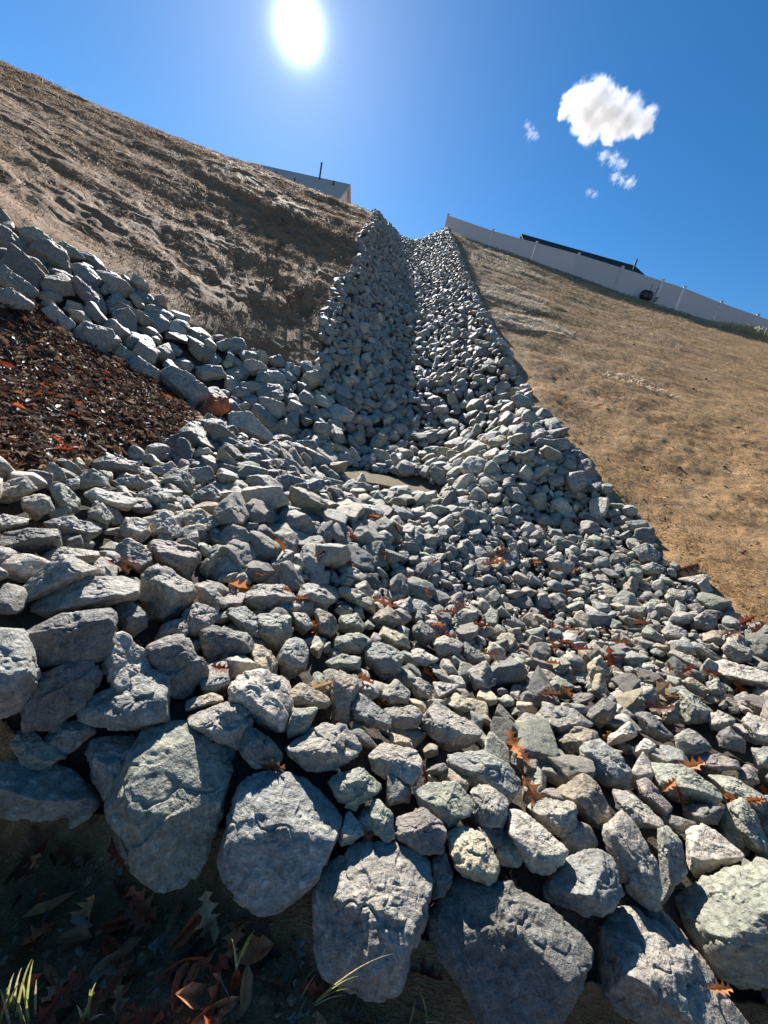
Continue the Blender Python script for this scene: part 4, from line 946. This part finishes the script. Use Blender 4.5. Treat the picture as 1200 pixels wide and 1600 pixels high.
GL = [(190,1330,'b',70,60,'reddish brown oak leaf hanging under the wide low slab'),(110,1345,'b',80,10,'dull red-brown oak leaf in shade near the left edge of the soil'),(35,1365,'d',70,20,'dark red leaf at the far left of the soil'),
 (190,1395,'b',62,50,'long-lobed brown oak leaf left of the tip of the pear-shaped boulder'),(218,1430,'r',62,25,'pinkish red oak leaf on the soil beneath the pear-shaped boulder'),(252,1432,'t',56,-70,'folded tan leaf directly under the tip of the pear-shaped boulder'),
 (255,1470,'g',66,-10,'grey spiky oak leaf lying flat on the dark soil'),(320,1425,'t',74,-80,'large tan oak leaf with long lobes left of the orange upright leaf'),(372,1455,'O',80,85,'upright orange leaf catching the sun on the soil'),
 (362,1500,'b',56,60,'brown leaf at the foot of the upright orange leaf'),(460,1475,'g',70,-70,'pale brown leaf against the base of the upright rough-faced boulder'),(440,1540,'b',70,20,'big brown star-lobed oak leaf near the bottom edge'),
 (665,1525,'r',70,80,'reddish oak leaf in the gap right of the upright rough-faced boulder'),(400,1465,'b',60,-60,'dim brown leaf below the round blue-grey boulder'),(655,1580,'t',60,80,'tan leaf at the bottom edge right of centre'),
 (555,1590,'b',60,30,'brown leaf tucked under the foot of the upright rough-faced boulder'),(470,1590,'g',56,0,'grey-brown leaf at the bottom edge below the grass blades')]
HL = [(880,612,'o',16,0,'orange leaf highest on the tan slope beside the channel foot'),(882,640,'r',14,60,'red leaf near the stones at the foot of the tan slope'),(938,636,'r',15,0,'red leaf alone on the upper tan slope'),
 (1030,652,'r',15,0,'red leaf standing farthest right up the tan slope'),(890,655,'s',16,0,'straw-coloured leaf just below the red leaf by the channel foot'),(936,716,'b',16,0,'brown leaf near the stone edge, upper of two'),
 (950,734,'b',18,30,'brown leaf near the stone edge, lower of two'),(1098,775,'b',22,-30,'dark brown curled leaf in the middle of the tan slope'),(1142,800,'t',28,10,'pale tan curled leaf on the tan slope at right'),
 (1160,862,'b',24,-40,'brown leaf low on the tan slope, lower of the pair at right'),(1180,850,'b',20,-40,'brown leaf low on the tan slope, upper of the pair at right'),
 (450,505,'r',14,0,'small red leaf low on the dark left hillside'),(312,472,'r',13,0,'small red leaf on the left hillside above the side swale'),
 (237,602,'r',22,0,'red leaf on the dark leaf bank near the long boulder'),(37,632,'O',44,-10,'long orange leaf on the dark leaf bank near the left edge'),(177,658,'r',26,0,'red leaf in the middle of the dark leaf bank'),
 (95,612,'r',30,0,'red leaf upper middle of the dark leaf bank'),(232,662,'r',30,30,'red leaf in the lower right of the dark leaf bank'),(192,885,'d',40,0,'dark curled leaf left of the pyramid-shaped rock')]

def put_leaf(u, v, c, px, rotd, label, group, i, lift=.012):
    rs = np.random.default_rng(8000+i); p, n = cast(u, v); d = np.linalg.norm(p); z = p@FWD; ln = px/600*z*.8
    V, F = leaf_mesh('oak', rs); V = V-[.5, 0, 0]
    V = V*ln*np.array([1, 1.15, 1.1])
    st = MB(); me = mesh_np('oak_leaf', V, F, False, [M_LEAF], {'tint': np.repeat(np.array([LCOL[c][0]])*rs.uniform(.85, 1.15), len(V), 0)})
    o = link('oak_leaf', me)
    f = -ray(u, v); nn = n*.5+f*.45+np.array([0, 0, .35]); nn /= np.linalg.norm(nn)
    a = radians(-rotd); xd = CRT*cos(a)+CUP*sin(a); xd = xd-nn*(xd@nn); xd /= np.linalg.norm(xd); yd = np.cross(nn, xd)
    pos = p+n*(lift+.0*ln)+f*.12*ln
    Mx = Matrix(((xd[0], yd[0], nn[0], pos[0]), (xd[1], yd[1], nn[1], pos[1]), (xd[2], yd[2], nn[2], pos[2]), (0, 0, 0, 1))); o.matrix_world = Mx
    sb = MB(); sb.tube([(-.5*ln, 0, 0), (-.62*ln, .02*ln, .02*ln), (-.76*ln, .05*ln, .0)], [.012*ln, .009*ln, .007*ln], 5)
    s_ = part('stem', sb, M_STEM, o); tag(o, label, 'leaf', group)
M_STEM = simple('stem', (.16, .09, .05), .6, .3)
_r = random.Random(3)
for _ in range(46):
    cx_, cy_ = _r.choice([(620, 870), (760, 900), (880, 960), (960, 1010), (1020, 1070), (700, 980), (900, 1040), (560, 900), (1100, 1010), (480, 880), (830, 850)])
    LEAVES.append((int(_r.gauss(cx_, 34)), int(_r.gauss(cy_, 24)), _r.choice('rrodbb'), _r.choice((18, 22, 26, 30)), _r.choice((0, 30, 70, -40))))
pend = []
for i, (u, v, c, px, rd) in enumerate(LEAVES):
    b = min(BYREF, key=lambda t: math.hypot(t[0]-u, t[1]-v)); a = math.degrees(atan2(v-b[1], u-b[0])) % 360; k = int(((a+22.5) % 360)//45)
    pend.append((u, v, c, px, rd, f"{LCOL[c][1]} oak leaf", DIRW[k], b[2], math.hypot(b[0]-u, b[1]-v)))
grp = {}
for q in pend: grp.setdefault((q[5], q[6], q[7]), []).append(q)
i = 0
for key, l in grp.items():
    l.sort(key=lambda q: q[8])
    for j, q in enumerate(l):
        lab = f"{key[0]} caught between stones, {ORD[j]+'one ' if j else ''}{key[1]} the {key[2]}"
        if len(lab.split()) > 16: lab = lab.replace(' caught between stones', '')
        put_leaf(*q[:5], lab, 'oak leaves caught among the stones', i); i += 1
for (u, v, c, px, rd, lab) in GL: put_leaf(u, v, c, px, rd, lab, 'oak leaves on the front soil', i); i += 1
for (u, v, c, px, rd, lab) in HL: put_leaf(u, v, c, px, rd, lab, 'stray leaves on the slopes', i, .03); i += 1

# ------------------------------------------------------------------ twigs, chips and grass on the front soil
M_TWIG = simple('twig', (.14, .105, .075), .8, .2, .4, 60, .35)
TW = [([(262,1530),(222,1560),(170,1600)],.0016,'thin straight root running down left at the bottom'),([(240,1455),(245,1385),(255,1375)],.0,None)]
TWIGS = [([(148,1362),(150,1378),(153,1400)],'short upright pale twig left of the pear-shaped boulder tip'),([(110,1378),(80,1425),(45,1475),(32,1510)],'long thin root from the left leaves down to the corner grass'),
 ([(0,1465),(30,1455),(57,1430)],'bent root at the left edge of the soil'),([(80,1418),(60,1450),(30,1490)],'root crossing the soil parallel to the long thin root'),([(277,1512),(240,1545),(165,1596)],'long straight twig slanting down left across the bottom'),
 ([(127,1385),(133,1405),(157,1427)],'small forked twig below the short upright twig'),([(108,1500),(103,1530),(110,1560),(130,1567)],'curved root looping near the small sunlit grass tuft'),([(90,1525),(95,1560),(107,1600)],'wavy root beside the looping root'),
 ([(162,1418),(148,1450),(146,1460)],'short twig right of the pale stone chip'),([(238,1380),(228,1398),(217,1414)],'thin leaf stalk at the tip of the pear-shaped boulder'),([(211,1437),(213,1475)],'dark upright twig under the pinkish leaf'),
 ([(300,1480),(270,1500),(240,1497)],'faint twig right of the grey spiky leaf'),([(340,1520),(355,1560),(362,1600)],'dry stalk near the bottom centre')]
for k, (pts, lab) in enumerate(TWIGS):
    P3 = []
    for (u, v) in pts:
        p, n = cast(u, v); P3.append(p+np.array([0, 0, .006]))
    P3 = np.array(P3); d0 = P3[0].copy()
    # smooth path
    tt = np.linspace(0, len(P3)-1, 14); Q = np.stack([np.interp(tt, range(len(P3)), P3[:, a]) for a in range(3)], -1)
    Q += .004*np.stack([fbm(np.stack([tt*2+k*9, 0*tt+a, 0*tt], -1), 2, 3) for a in range(3)], -1)
    mb = MB().tube(Q-d0, list(np.linspace(.0026, .0012, 14)), 6); o = part('twig', mb, M_TWIG, None, True); o.location = d0; tag(o, lab, 'twig', 'twigs and roots on the front soil')
M_CHIP = simple('chip', (.42, .33, .2), .7, .3, .6, 60, .25)
for (u, v, s3, lab) in [(126,1442,(.075,.026,.016),'flat pale oblong stone chip on the soil'),(124,1487,(.034,.026,.018),'small rounded grey pebble below the pale stone chip'),(94,1454,(.016,.014,.012),'tiny pebble left below the pale stone chip'),
                         (172,1520,(.10,.085,.03),'flat stone half sunk in the soil'),(196,1466,(.014,.014,.01),'tiny pebble right of the pale stone chip')]:
    p, n = cast(u, v); V, F = rand_rock(int(u*7+v), 4, .6)
    o = link('pebble', mesh_np('pebble', V, F, True, [M_CHIP])); o.location = p+np.array([0, 0, s3[2]*.2]); o.scale = [a*1.0 for a in s3]; o.rotation_euler.z = -.2; tag(o, lab, 'pebble', 'pebbles on the front soil')
M_GRASS = blade_mat('grass', None, .45, .4, .5)
def grass_tuft(u, v, blades, cols, label, wd=.0022, seed=0):
    """blades: (root px, tip px, bend)"""
    rs = np.random.default_rng(seed); base, n = cast(u, v); root = empty('grass_tuft', tuple(base)); tag(root, label, 'grass')
    for q, (r0, r1, lift) in enumerate(blades):
        a, _ = cast(*r0); d1 = ray(*r1); b = d1*(np.linalg.norm(a)*(1-lift)/1.0); up = np.array([0, 0, .25*np.linalg.norm(b-a)])
        t = np.linspace(0, 1, 8)[:, None]; P3 = (1-t)**2*a+2*t*(1-t)*((a+b)/2+up)+t*t*b-base
        side = np.cross(b-a, [0.2, -.6, .5]); side /= np.linalg.norm(side); w = wd*(1-np.linspace(0, 1, 8)**2*.92)[:, None]
        V = np.concatenate([P3-side*w, P3+np.array([0, 0, -w[0, 0]*.5]), P3+side*w]); F = [(i, i+1, 8+i+1, 8+i) for i in range(7)]+[(8+i, 8+i+1, 16+i+1, 16+i) for i in range(7)]
        c = np.array(cols[q % len(cols)])*rs.uniform(.85, 1.15)
        link('blade', mesh_np('blade', V, np.array(F), False, [M_GRASS], {'tint': np.repeat(c[None], len(V), 0)}), root)
    return root
GR, YG, DRY = (.16, .22, .04), (.36, .38, .12), (.5, .42, .24)
grass_tuft(488,1570,[((488,1570),(614,1490),.16),((490,1572),(560,1525),.12),((490,1570),(545,1545),.08),((492,1572),(540,1556),.06),((470,1540),(496,1512),.05),((470,1560),(493,1523),.04),((465,1580),(480,1595),.02),((470,1575),(478,1565),.03)],[DRY,YG,YG,DRY,GR],'green and straw grass blades reaching over the upright rough-faced boulder',.0022,1)
grass_tuft(30,1560,[((25,1590),(50,1498),.12),((20,1580),(34,1512),.1),((40,1590),(52,1500),.1),((55,1590),(57,1530),.06),((25,1560),(40,1600),.05),((5,1570),(15,1540),.05),((10,1590),(30,1535),.07),((0,1600),(12,1560),.05),((35,1600),(25,1555),.03),((15,1600),(0,1545),.04),((45,1600),(35,1530),.08),((8,1585),(22,1520),.08)],[YG,DRY,YG,DRY,DRY,GR,GR,YG],'sunlit grass tuft in the bottom left corner',.003,2)
grass_tuft(135,1590,[((135,1590),(150,1535),.1),((138,1592),(141,1545),.08),((140,1595),(165,1585),.04),((130,1598),(120,1570),.04),((142,1598),(155,1590),.04),((128,1598),(148,1550),.06)],[YG,YG,DRY,DRY],'small sunlit grass tuft near the bottom, right of the corner tuft',.003,3)
grass_tuft(372,1480,[((370,1515),(362,1466),.05),((370,1510),(392,1458),.05),((372,1512),(398,1452),.06),((345,1600),(346,1575),.03)],[DRY,YG,YG,DRY],'young shoot lit yellow-green beside the upright orange leaf',.003,4)
grass_tuft(665,1590,[((668,1600),(655,1548),.05),((660,1598),(680,1582),.04),((665,1598),(690,1600),.02),((640,1600),(650,1560),.04)],[YG,GR,DRY],'few green blades at the bottom edge right of the rough-faced boulder',.0025,5)

# ------------------------------------------------------------------ weeds on the left hillside, dry grass by the fence
def weed(u, v, hgt, seed, label):
    rs = np.random.default_rng(seed); p = hit(u, v, True); mb = MB()
    for k in range(9):
        a = rs.uniform(0, 2*pi); l = hgt*rs.uniform(.5, 1); q = np.array([cos(a), sin(a), 0])*l*rs.uniform(.1, .45)
        P3 = [np.zeros(3), q*.4+[0, 0, l*.55], q+[0, 0, l]]; mb.tube(P3, [.008, .006, .003], 4)
        for j in range(4):
            s = P3[1]+(P3[2]-P3[1])*rs.random(); mb.tube([s, s+rs.normal(0, .09, 3)+[0, 0, .05]], [.004, .008], 4)
    o = part('dry_weed', mb, M_TWIG); o.location = p; tag(o, label, 'weed', 'dead weeds on the left hillside')
for k, (u, v, h_, lab) in enumerate([(418,412,.55,'tallest dead weed on the left hillside'),(434,398,.4,'dead weed just right of the tallest weed'),(470,472,.35,'low dead weed near the channel bank'),(448,482,.3,'low dead weed on the lower left hillside'),(440,352,.35,'dead weed high on the left hillside under the brow')]): weed(u, v, h_, 300+k, lab)
def dry_grass():
    rs = np.random.default_rng(77); n = 2600; a = np.radians(rs.uniform(31, 47, n)); ch = np.interp(a, AZ, CH)
    w = np.clip((np.degrees(a)-31)/4, 0, 1); h = ch-rs.uniform(.1, 2.2, n)
    x, y = h*np.sin(a), h*np.cos(a); z = surf(x, y); nn = np.tile([0, 0, 1.], (n, 1)); hgt = rs.uniform(.12, .5, n)*w
    B = rot_basis(nn, rs.uniform(0, 2*pi, n), rs.uniform(.9, 1.5, n), rs.uniform(-1, 1, n))
    t = np.array([(.66, .55, .3), (.55, .44, .22), (.42, .36, .18)])[rs.integers(3, size=n)]
    V, F, T = scatter(BLV+[.5, 0, 0], BLF, np.stack([x, y, z-.02], -1), B, np.stack([hgt, hgt*0+.022, hgt*.8], -1), t)
    tag(link('dry_grass', mesh_np('dry_grass', V, F, False, [M_BLADE], {'tint': T})), 'pale dry grass growing under the right end of the fence', 'grass', None, 'stuff')
dry_grass()

# ------------------------------------------------------------------ fence on the crest
M_VINYL = simple('vinyl', (.50, .50, .50), .5, .4, 0, 2, .02); M_STEEL = simple('galvanised_steel', (.6, .62, .62), .35, .6, 0, 8, .06)
M_BLACK = simple('black_plastic', (.02, .021, .022), .45, .5, 0, 8, .2)
FT = [(701,334),(771,358),(840,377),(906,395),(974,416),(1037,436),(1071,447),(1129,470),(1186,490),(1250,512),(1312,534),(1380,558)]
def fence_pt(u, v):
    d = ray(u, v); a = atan2(d[0], d[1]); back = float(np.interp(u, [700, 1000], [3.0, .6]))
    h = float(np.interp(a, AZ, CH))+back; x, y = h*sin(a), h*cos(a); zb = float(ground(np.array([x]), np.array([y]))[0])
    return np.array([x, y, zb]), d[2]/hypot(d[0], d[1])*h-zb
F0 = fence_pt(*FT[0])[0]; fr = empty('fence', tuple(F0)); tag(fr, 'long white vinyl privacy fence stepping down along the crest', 'fence')
FB = [fence_pt(*p)[0]-F0 for p in FT]; HT = [fence_pt(*p)[1]-.1 for p in FT]; print('fence heights', np.round(HT, 2))
def zrot(v): a = atan2(v[1], v[0]); return np.array([[cos(a), -sin(a), 0], [sin(a), cos(a), 0], [0, 0, 1]])
for k, b in enumerate(FB):
    d = (FB[min(k+1, len(FB)-1)]-FB[max(k-1, 0)]); Rz = zrot(d); steel = k in (5, 6)
    mb = MB().box(b+[0, 0, HT[k]/2-.25], (.13, .13, HT[k]+.5+.08), Rz); po = part('post', mb, M_STEEL if steel else M_VINYL, fr, False, .008)
    cp = MB(); c = b+[0, 0, HT[k]+.055]; q = [Rz@np.array([x*.085, y*.085, 0])+c for x, y in ((-1,-1),(1,-1),(1,1),(-1,1))]; top = [p+[0, 0, .02] for p in q]
    cp.add(q+top+[c+[0, 0, .07]], [(3,2,1,0),(0,1,5,4),(1,2,6,5),(2,3,7,6),(3,0,4,7),(4,5,8),(5,6,8),(6,7,8),(7,4,8)]); part('cap', cp, M_VINYL, po)
    if k < len(FB)-1:
        a, b2 = b, FB[k+1]; L2 = np.linalg.norm((b2-a)[:2]); u = (b2-a)/L2; nrm = np.array([-u[1], u[0], 0]); nrm /= np.linalg.norm(nrm)
        h0, h1 = HT[k]-.06, HT[k+1]-.06
        def slab(t0, t1, z0, z1, th, mbx):
            P_ = lambda t, z, s: a+u*t+np.array([0, 0, z*(1-t/L2)*1.0+z*(t/L2)])+nrm*s
            zz = lambda t, z: z*(h0+(h1-h0)*t/L2)
            v = [a+u*t+np.array([0, 0, zz(t, z)])+nrm*s for t in (t0, t1) for z in (z0, z1) for s in (-th, th)]
            mbx.add(v, [(0,1,3,2),(4,6,7,5),(0,4,5,1),(2,3,7,6),(0,2,6,4),(1,5,7,3)])
        mb = MB(); nb = max(3, int(L2/.19)); 
        for j in range(nb):
            w = (L2-.14)/nb; slab(.07+j*w+.004, .07+(j+1)*w-.004, -.12, .985, .016, mb)
        slab(.07, L2-.07, -.12, .98, .010, mb)
        part('panel', mb, M_VINYL, fr)
        for z0, z1, nm in ((.965, 1.03, 'rail'), (.0, .07, 'rail')):
            mb = MB(); slab(.066, L2-.066, z0, z1, .028, mb); part(nm, mb, M_VINYL, fr, False, .004)
# tipped garden cart leaning at the gate post
def wheelbarrow():
    p = F0+FB[4]+(FB[5]-FB[4])*.72-np.array([.1, .45, .0]); root = empty('wheelbarrow', tuple(p)); root.scale = (.82, .82, .8); tag(root, 'black wheelbarrow tipped on its side against the white fence', 'wheelbarrow')
    mb = MB(); rings = [(.46, .36, 0), (.44, .35, -.1), (.36, .29, -.24), (.24, .2, -.31), (.02, .02, -.33)]; n = 20
    V = []
    for (rx, rz, y) in rings:
        for k in range(n):
            a = 2*pi*k/n; c, s = cos(a), sin(a); e = .75
            V.append((rx*abs(c)**e*(1 if c > 0 else -1), y, .36+rz*abs(s)**e*(1 if s > 0 else -1)))
    F = [(i*n+k, i*n+(k+1) % n, (i+1)*n+(k+1) % n, (i+1)*n+k) for i in range(len(rings)-1) for k in range(n)]
    part('tub', mb.add(V, F), M_BLACK, root, True)
    rim = MB().tube([(.47*abs(cos(a))**.75*(1 if cos(a) > 0 else -1), 0, .36+.37*abs(sin(a))**.75*(1 if sin(a) > 0 else -1)) for a in np.linspace(0, 2*pi, 30)], .018, 6); part('rim', rim, M_BLACK, root, True)
    part('handle', MB().tube([(.0, -.3, .12), (.02, -.34, .5), (.06, -.2, 1.12)], .018, 8), M_BLACK, root, True)
    part('handle', MB().tube([(.3, -.25, .2), (.52, -.1, .62), (.66, 0, 1.16)], .018, 8), M_BLACK, root, True)
    part('leg', MB().tube([(.34, -.26, .1), (.62, -.36, .28), (.8, -.3, .34)], .016, 8), M_BLACK, root, True)
    w = MB().tube([(.62+.0*cos(a)+.04, -.2+.15*cos(a), .16+.15*sin(a)) for a in np.linspace(0, 2*pi, 20)], .035, 8); wo_ = part('wheel', w, M_BLACK, root, True)
    part('hub', MB().tube([(.60, -.2, .16), (.72, -.2, .16)], .05, 10), M_STEEL, wo_, True)
wheelbarrow()

# ------------------------------------------------------------------ houses behind the crest
M_ROOF1 = simple('shingle_green', (.035, .05, .048), .9, .15, .5, 30, .3); M_ROOF2 = simple('shingle_tan', (.5, .46, .38), .9, .15, .5, 30, .25)
M_SIDE = simple('siding', (.62, .64, .68), .6, .3, 0, 4, .03); M_TRIM = simple('white_trim', (.8, .8, .8), .5, .4, 0, 4, .02)
M_PIPE = simple('vent_pipe', (.05, .05, .05), .6, .4)
def house(A_, B_, drop, run, wall_h, rmat, label, pipes, hip=(0, 0), wing=None):
    """A_, B_ ridge ends in world; the roof falls by drop over run towards and away from the viewer"""
    A_, B_ = np.array(A_), np.array(B_); z = (A_[2]+B_[2])/2; A_[2] = B_[2] = z; u = (B_-A_); Ln = np.linalg.norm(u); u /= Ln; nf = np.array([u[1], -u[0], 0.])
    root = empty('house', (A_[0], A_[1], z-drop-wall_h)); tag(root, label, 'house'); O = np.array(root.location)
    a, b = A_-O, B_-O; E = lambda p, s, o: p+nf*run*s+np.array([0, 0, -drop])+u*o
    mb = MB(); ov = .3
    for s in (1, -1):
        q = [a, b, E(b, s, hip[1]+0), E(a, s, -hip[0])]; th = np.array([0, 0, -.12]); v = q+[p+th for p in q]
        mb.add(v, [(0,1,2,3),(7,6,5,4),(0,4,5,1),(1,5,6,2),(2,6,7,3),(3,7,4,0)])
    if hip[1]: mb.add([b, E(b, 1, hip[1]), E(b, -1, hip[1])], [(0, 1, 2)])
    if hip[0]: mb.add([a, E(a, -1, -hip[0]), E(a, 1, -hip[0])], [(0, 1, 2)])
    ro = part('roof', mb, rmat, root)
    w0 = [E(a, 1, -hip[0]+ov)-nf*ov, E(b, 1, hip[1]-ov)-nf*ov, E(b, -1, hip[1]-ov)+nf*ov, E(a, -1, -hip[0]+ov)+nf*ov]
    w0 = [p+[0, 0, -.03] for p in w0]; w1 = [p-[0, 0, wall_h] for p in w0]
    mb = MB().add(w0+w1, [(0,4,5,1),(1,5,6,2),(2,6,7,3),(3,7,4,0)])
    if not hip[1]: mb.add([w0[1], w0[2], b-u*ov+[0, 0, -.16]], [(0, 1, 2)])
    if not hip[0]: mb.add([w0[0], a+u*ov+[0, 0, -.16], w0[3]], [(0, 1, 2)])
    part('wall', mb, M_SIDE, root)
    e0, e1 = E(a, 1, -hip[0]), E(b, 1, hip[1]); mb = MB().tube([e0+[0, 0, -.08]+nf*.05, e1+[0, 0, -.08]+nf*.05], .07, 8); part('gutter', mb, M_TRIM, root)
    for (t, s, hh) in pipes:
        p = a+u*Ln*t+nf*run*s+np.array([0, 0, -drop*s]); pp = part('vent_pipe', MB().tube([p-[0, 0, .1], p+[0, 0, hh]], .07, 8), M_PIPE, ro)
    return root, O, a, b, u, nf
# right house: low dark hip roof showing over the fence
zr = 15.2
Ra, Rb = at_z(815, 365, zr), at_z(992, 415, zr)
house(Ra, Rb, 4.2, 5.5, 2.7, M_ROOF1, 'house behind the fence showing only a dark green-grey roof', [(.93, .25, 1.0), (.42, .3, .25)], hip=(0, 2.2))
zl = 15.6
La, Lb = at_z(392, 254, zl), at_z(548, 288, zl)
hr, HO, ha, hb, hu, hn = house(La, Lb, 2.6, 3.2, 2.8, M_ROOF2, 'tan-roofed house on the crest above the left hillside', [(.70, .08, 1.15), (.52, .5, .25), (.32, .4, .3), (.86, .25, .3)], hip=(0, 0))

# ------------------------------------------------------------------ clouds
def cloud(u, v, wpx, hpx, blobs, dens, label, seed, wisp=False, dist=900.):
    """blobs (x, y, r) in units of half the width"""
    c = ray(u, v)*dist; z = c@FWD; f = -ray(u, v); e1 = np.cross(WUP, f); e1 /= np.linalg.norm(e1); e2 = np.cross(f, e1)
    R_ = wpx/2/600*z*.85; ro = ROLL
    m, t, b = new_mat('cloud', 1, 0); t.nodes.remove(b); out = t.nodes['Material Output']
    tc = N(t, 'ShaderNodeTexCoord'); P = tc.outputs['Object']
    w = noise(t, P, 2.6, 5, .62); w.inputs['W'].default_value if False else None
    sub = N(t, 'ShaderNodeVectorMath', operation='SUBTRACT'); L(t, w.outputs['Color'], sub.inputs[0]); sub.inputs[1].default_value = (.5, .5, .5)
    mad = N(t, 'ShaderNodeVectorMath', operation='MULTIPLY_ADD'); L(t, sub.outputs[0], mad.inputs[0]); mad.inputs[1].default_value = (.55, .55, .55); L(t, P, mad.inputs[2])
    off = N(t, 'ShaderNodeVectorMath', operation='ADD'); L(t, mad.outputs[0], off.inputs[0]); off.inputs[1].default_value = (0, 0, 0)
    last = None
    for (x, y, r) in [(x*1.2, y*.66, r*(1.5 if wisp else .85)) for x, y, r in blobs]:
        d = N(t, 'ShaderNodeVectorMath', operation='DISTANCE'); L(t, off.outputs[0], d.inputs[0]); d.inputs[1].default_value = (x, y, 0)
        q = N(t, 'ShaderNodeMath', operation='MULTIPLY_ADD', inp={1: -1/r, 2: 1.0}); L(t, d.outputs['Value'], q.inputs[0])
        if last is None: last = q
        else:
            mx = N(t, 'ShaderNodeMath', operation='MAXIMUM'); L(t, last.outputs[0], mx.inputs[0]); L(t, q.outputs[0], mx.inputs[1]); last = mx
    nz = noise(t, P, 3.4 if wisp else 6.5, 6, .68, .6); a1 = N(t, 'ShaderNodeMath', operation='MULTIPLY_ADD', inp={1: 3.2 if wisp else 1.2, 2: -2.0 if wisp else -.68}); L(t, nz.outputs['Fac'], a1.inputs[0])
    s_ = N(t, 'ShaderNodeMath', operation='ADD'); L(t, last.outputs[0], s_.inputs[0]); L(t, a1.outputs[0], s_.inputs[1])
    mr = N(t, 'ShaderNodeMapRange', inp={'From Min': .0, 'From Max': .9 if wisp else .6, 'To Min': 0, 'To Max': dens/R_}); L(t, s_.outputs[0], mr.inputs['Value'])
    vs = N(t, 'ShaderNodeVolumeScatter', inp={'Color': (.995, .995, 1, 1), 'Anisotropy': .2}); L(t, mr.outputs[0], vs.inputs['Density'])
    L(t, vs.outputs[0], out.inputs['Volume'])
    mb = MB().box((0, 0, 0), (2.5, 2.5*hpx/wpx*1.15, 1.3)); me = mb.mesh('cloud', m); o = link('cloud', me)
    # real depth, level with the horizon; the axes follow the camera roll only as the drifting shape does
    ex = e1*cos(ro)-e2*sin(ro); ey = e2*cos(ro)+e1*sin(ro)
    o.matrix_world = Matrix(((ex[0]*R_, ey[0]*R_, f[0]*R_, c[0]), (ex[1]*R_, ey[1]*R_, f[1]*R_, c[1]), (ex[2]*R_, ey[2]*R_, f[2]*R_, c[2]), (0, 0, 0, 1)))
    tag(o, label, 'cloud'); return o
cloud(943, 180, 150, 98, [(-.62, .12, .42), (-.28, .28, .5), (.1, .12, .55), (.45, .1, .5), (.78, .2, .36), (-.1, -.3, .42), (-.35, -.1, .5), (.3, -.2, .42), (-.75, -.25, .22), (-.15, -.6, .26)], 10, 'large puffy white cloud high at right', 1)
cloud(957, 249, 54, 24, [(-.5, .0, .4), (.1, .0, .42), (.6, -.1, .35)], 1.6, 'small wispy cloud just below the large cloud', 2, True)
cloud(973, 281, 46, 26, [(-.5, .0, .42), (.5, .0, .45), (0, -.1, .35)], 1.6, 'small broken cloud, second below the large cloud', 3, True)
cloud(829, 205, 40, 36, [(-.4, .4, .35), (.1, -.2, .5), (.5, -.2, .35)], 1.0, 'faint wisp of cloud left of the large cloud', 4, True)
cloud(924, 302, 26, 14, [(-.3, 0, .5), (.4, 0, .5)], .7, 'tiny faint cloud lowest in the sky', 5, True)
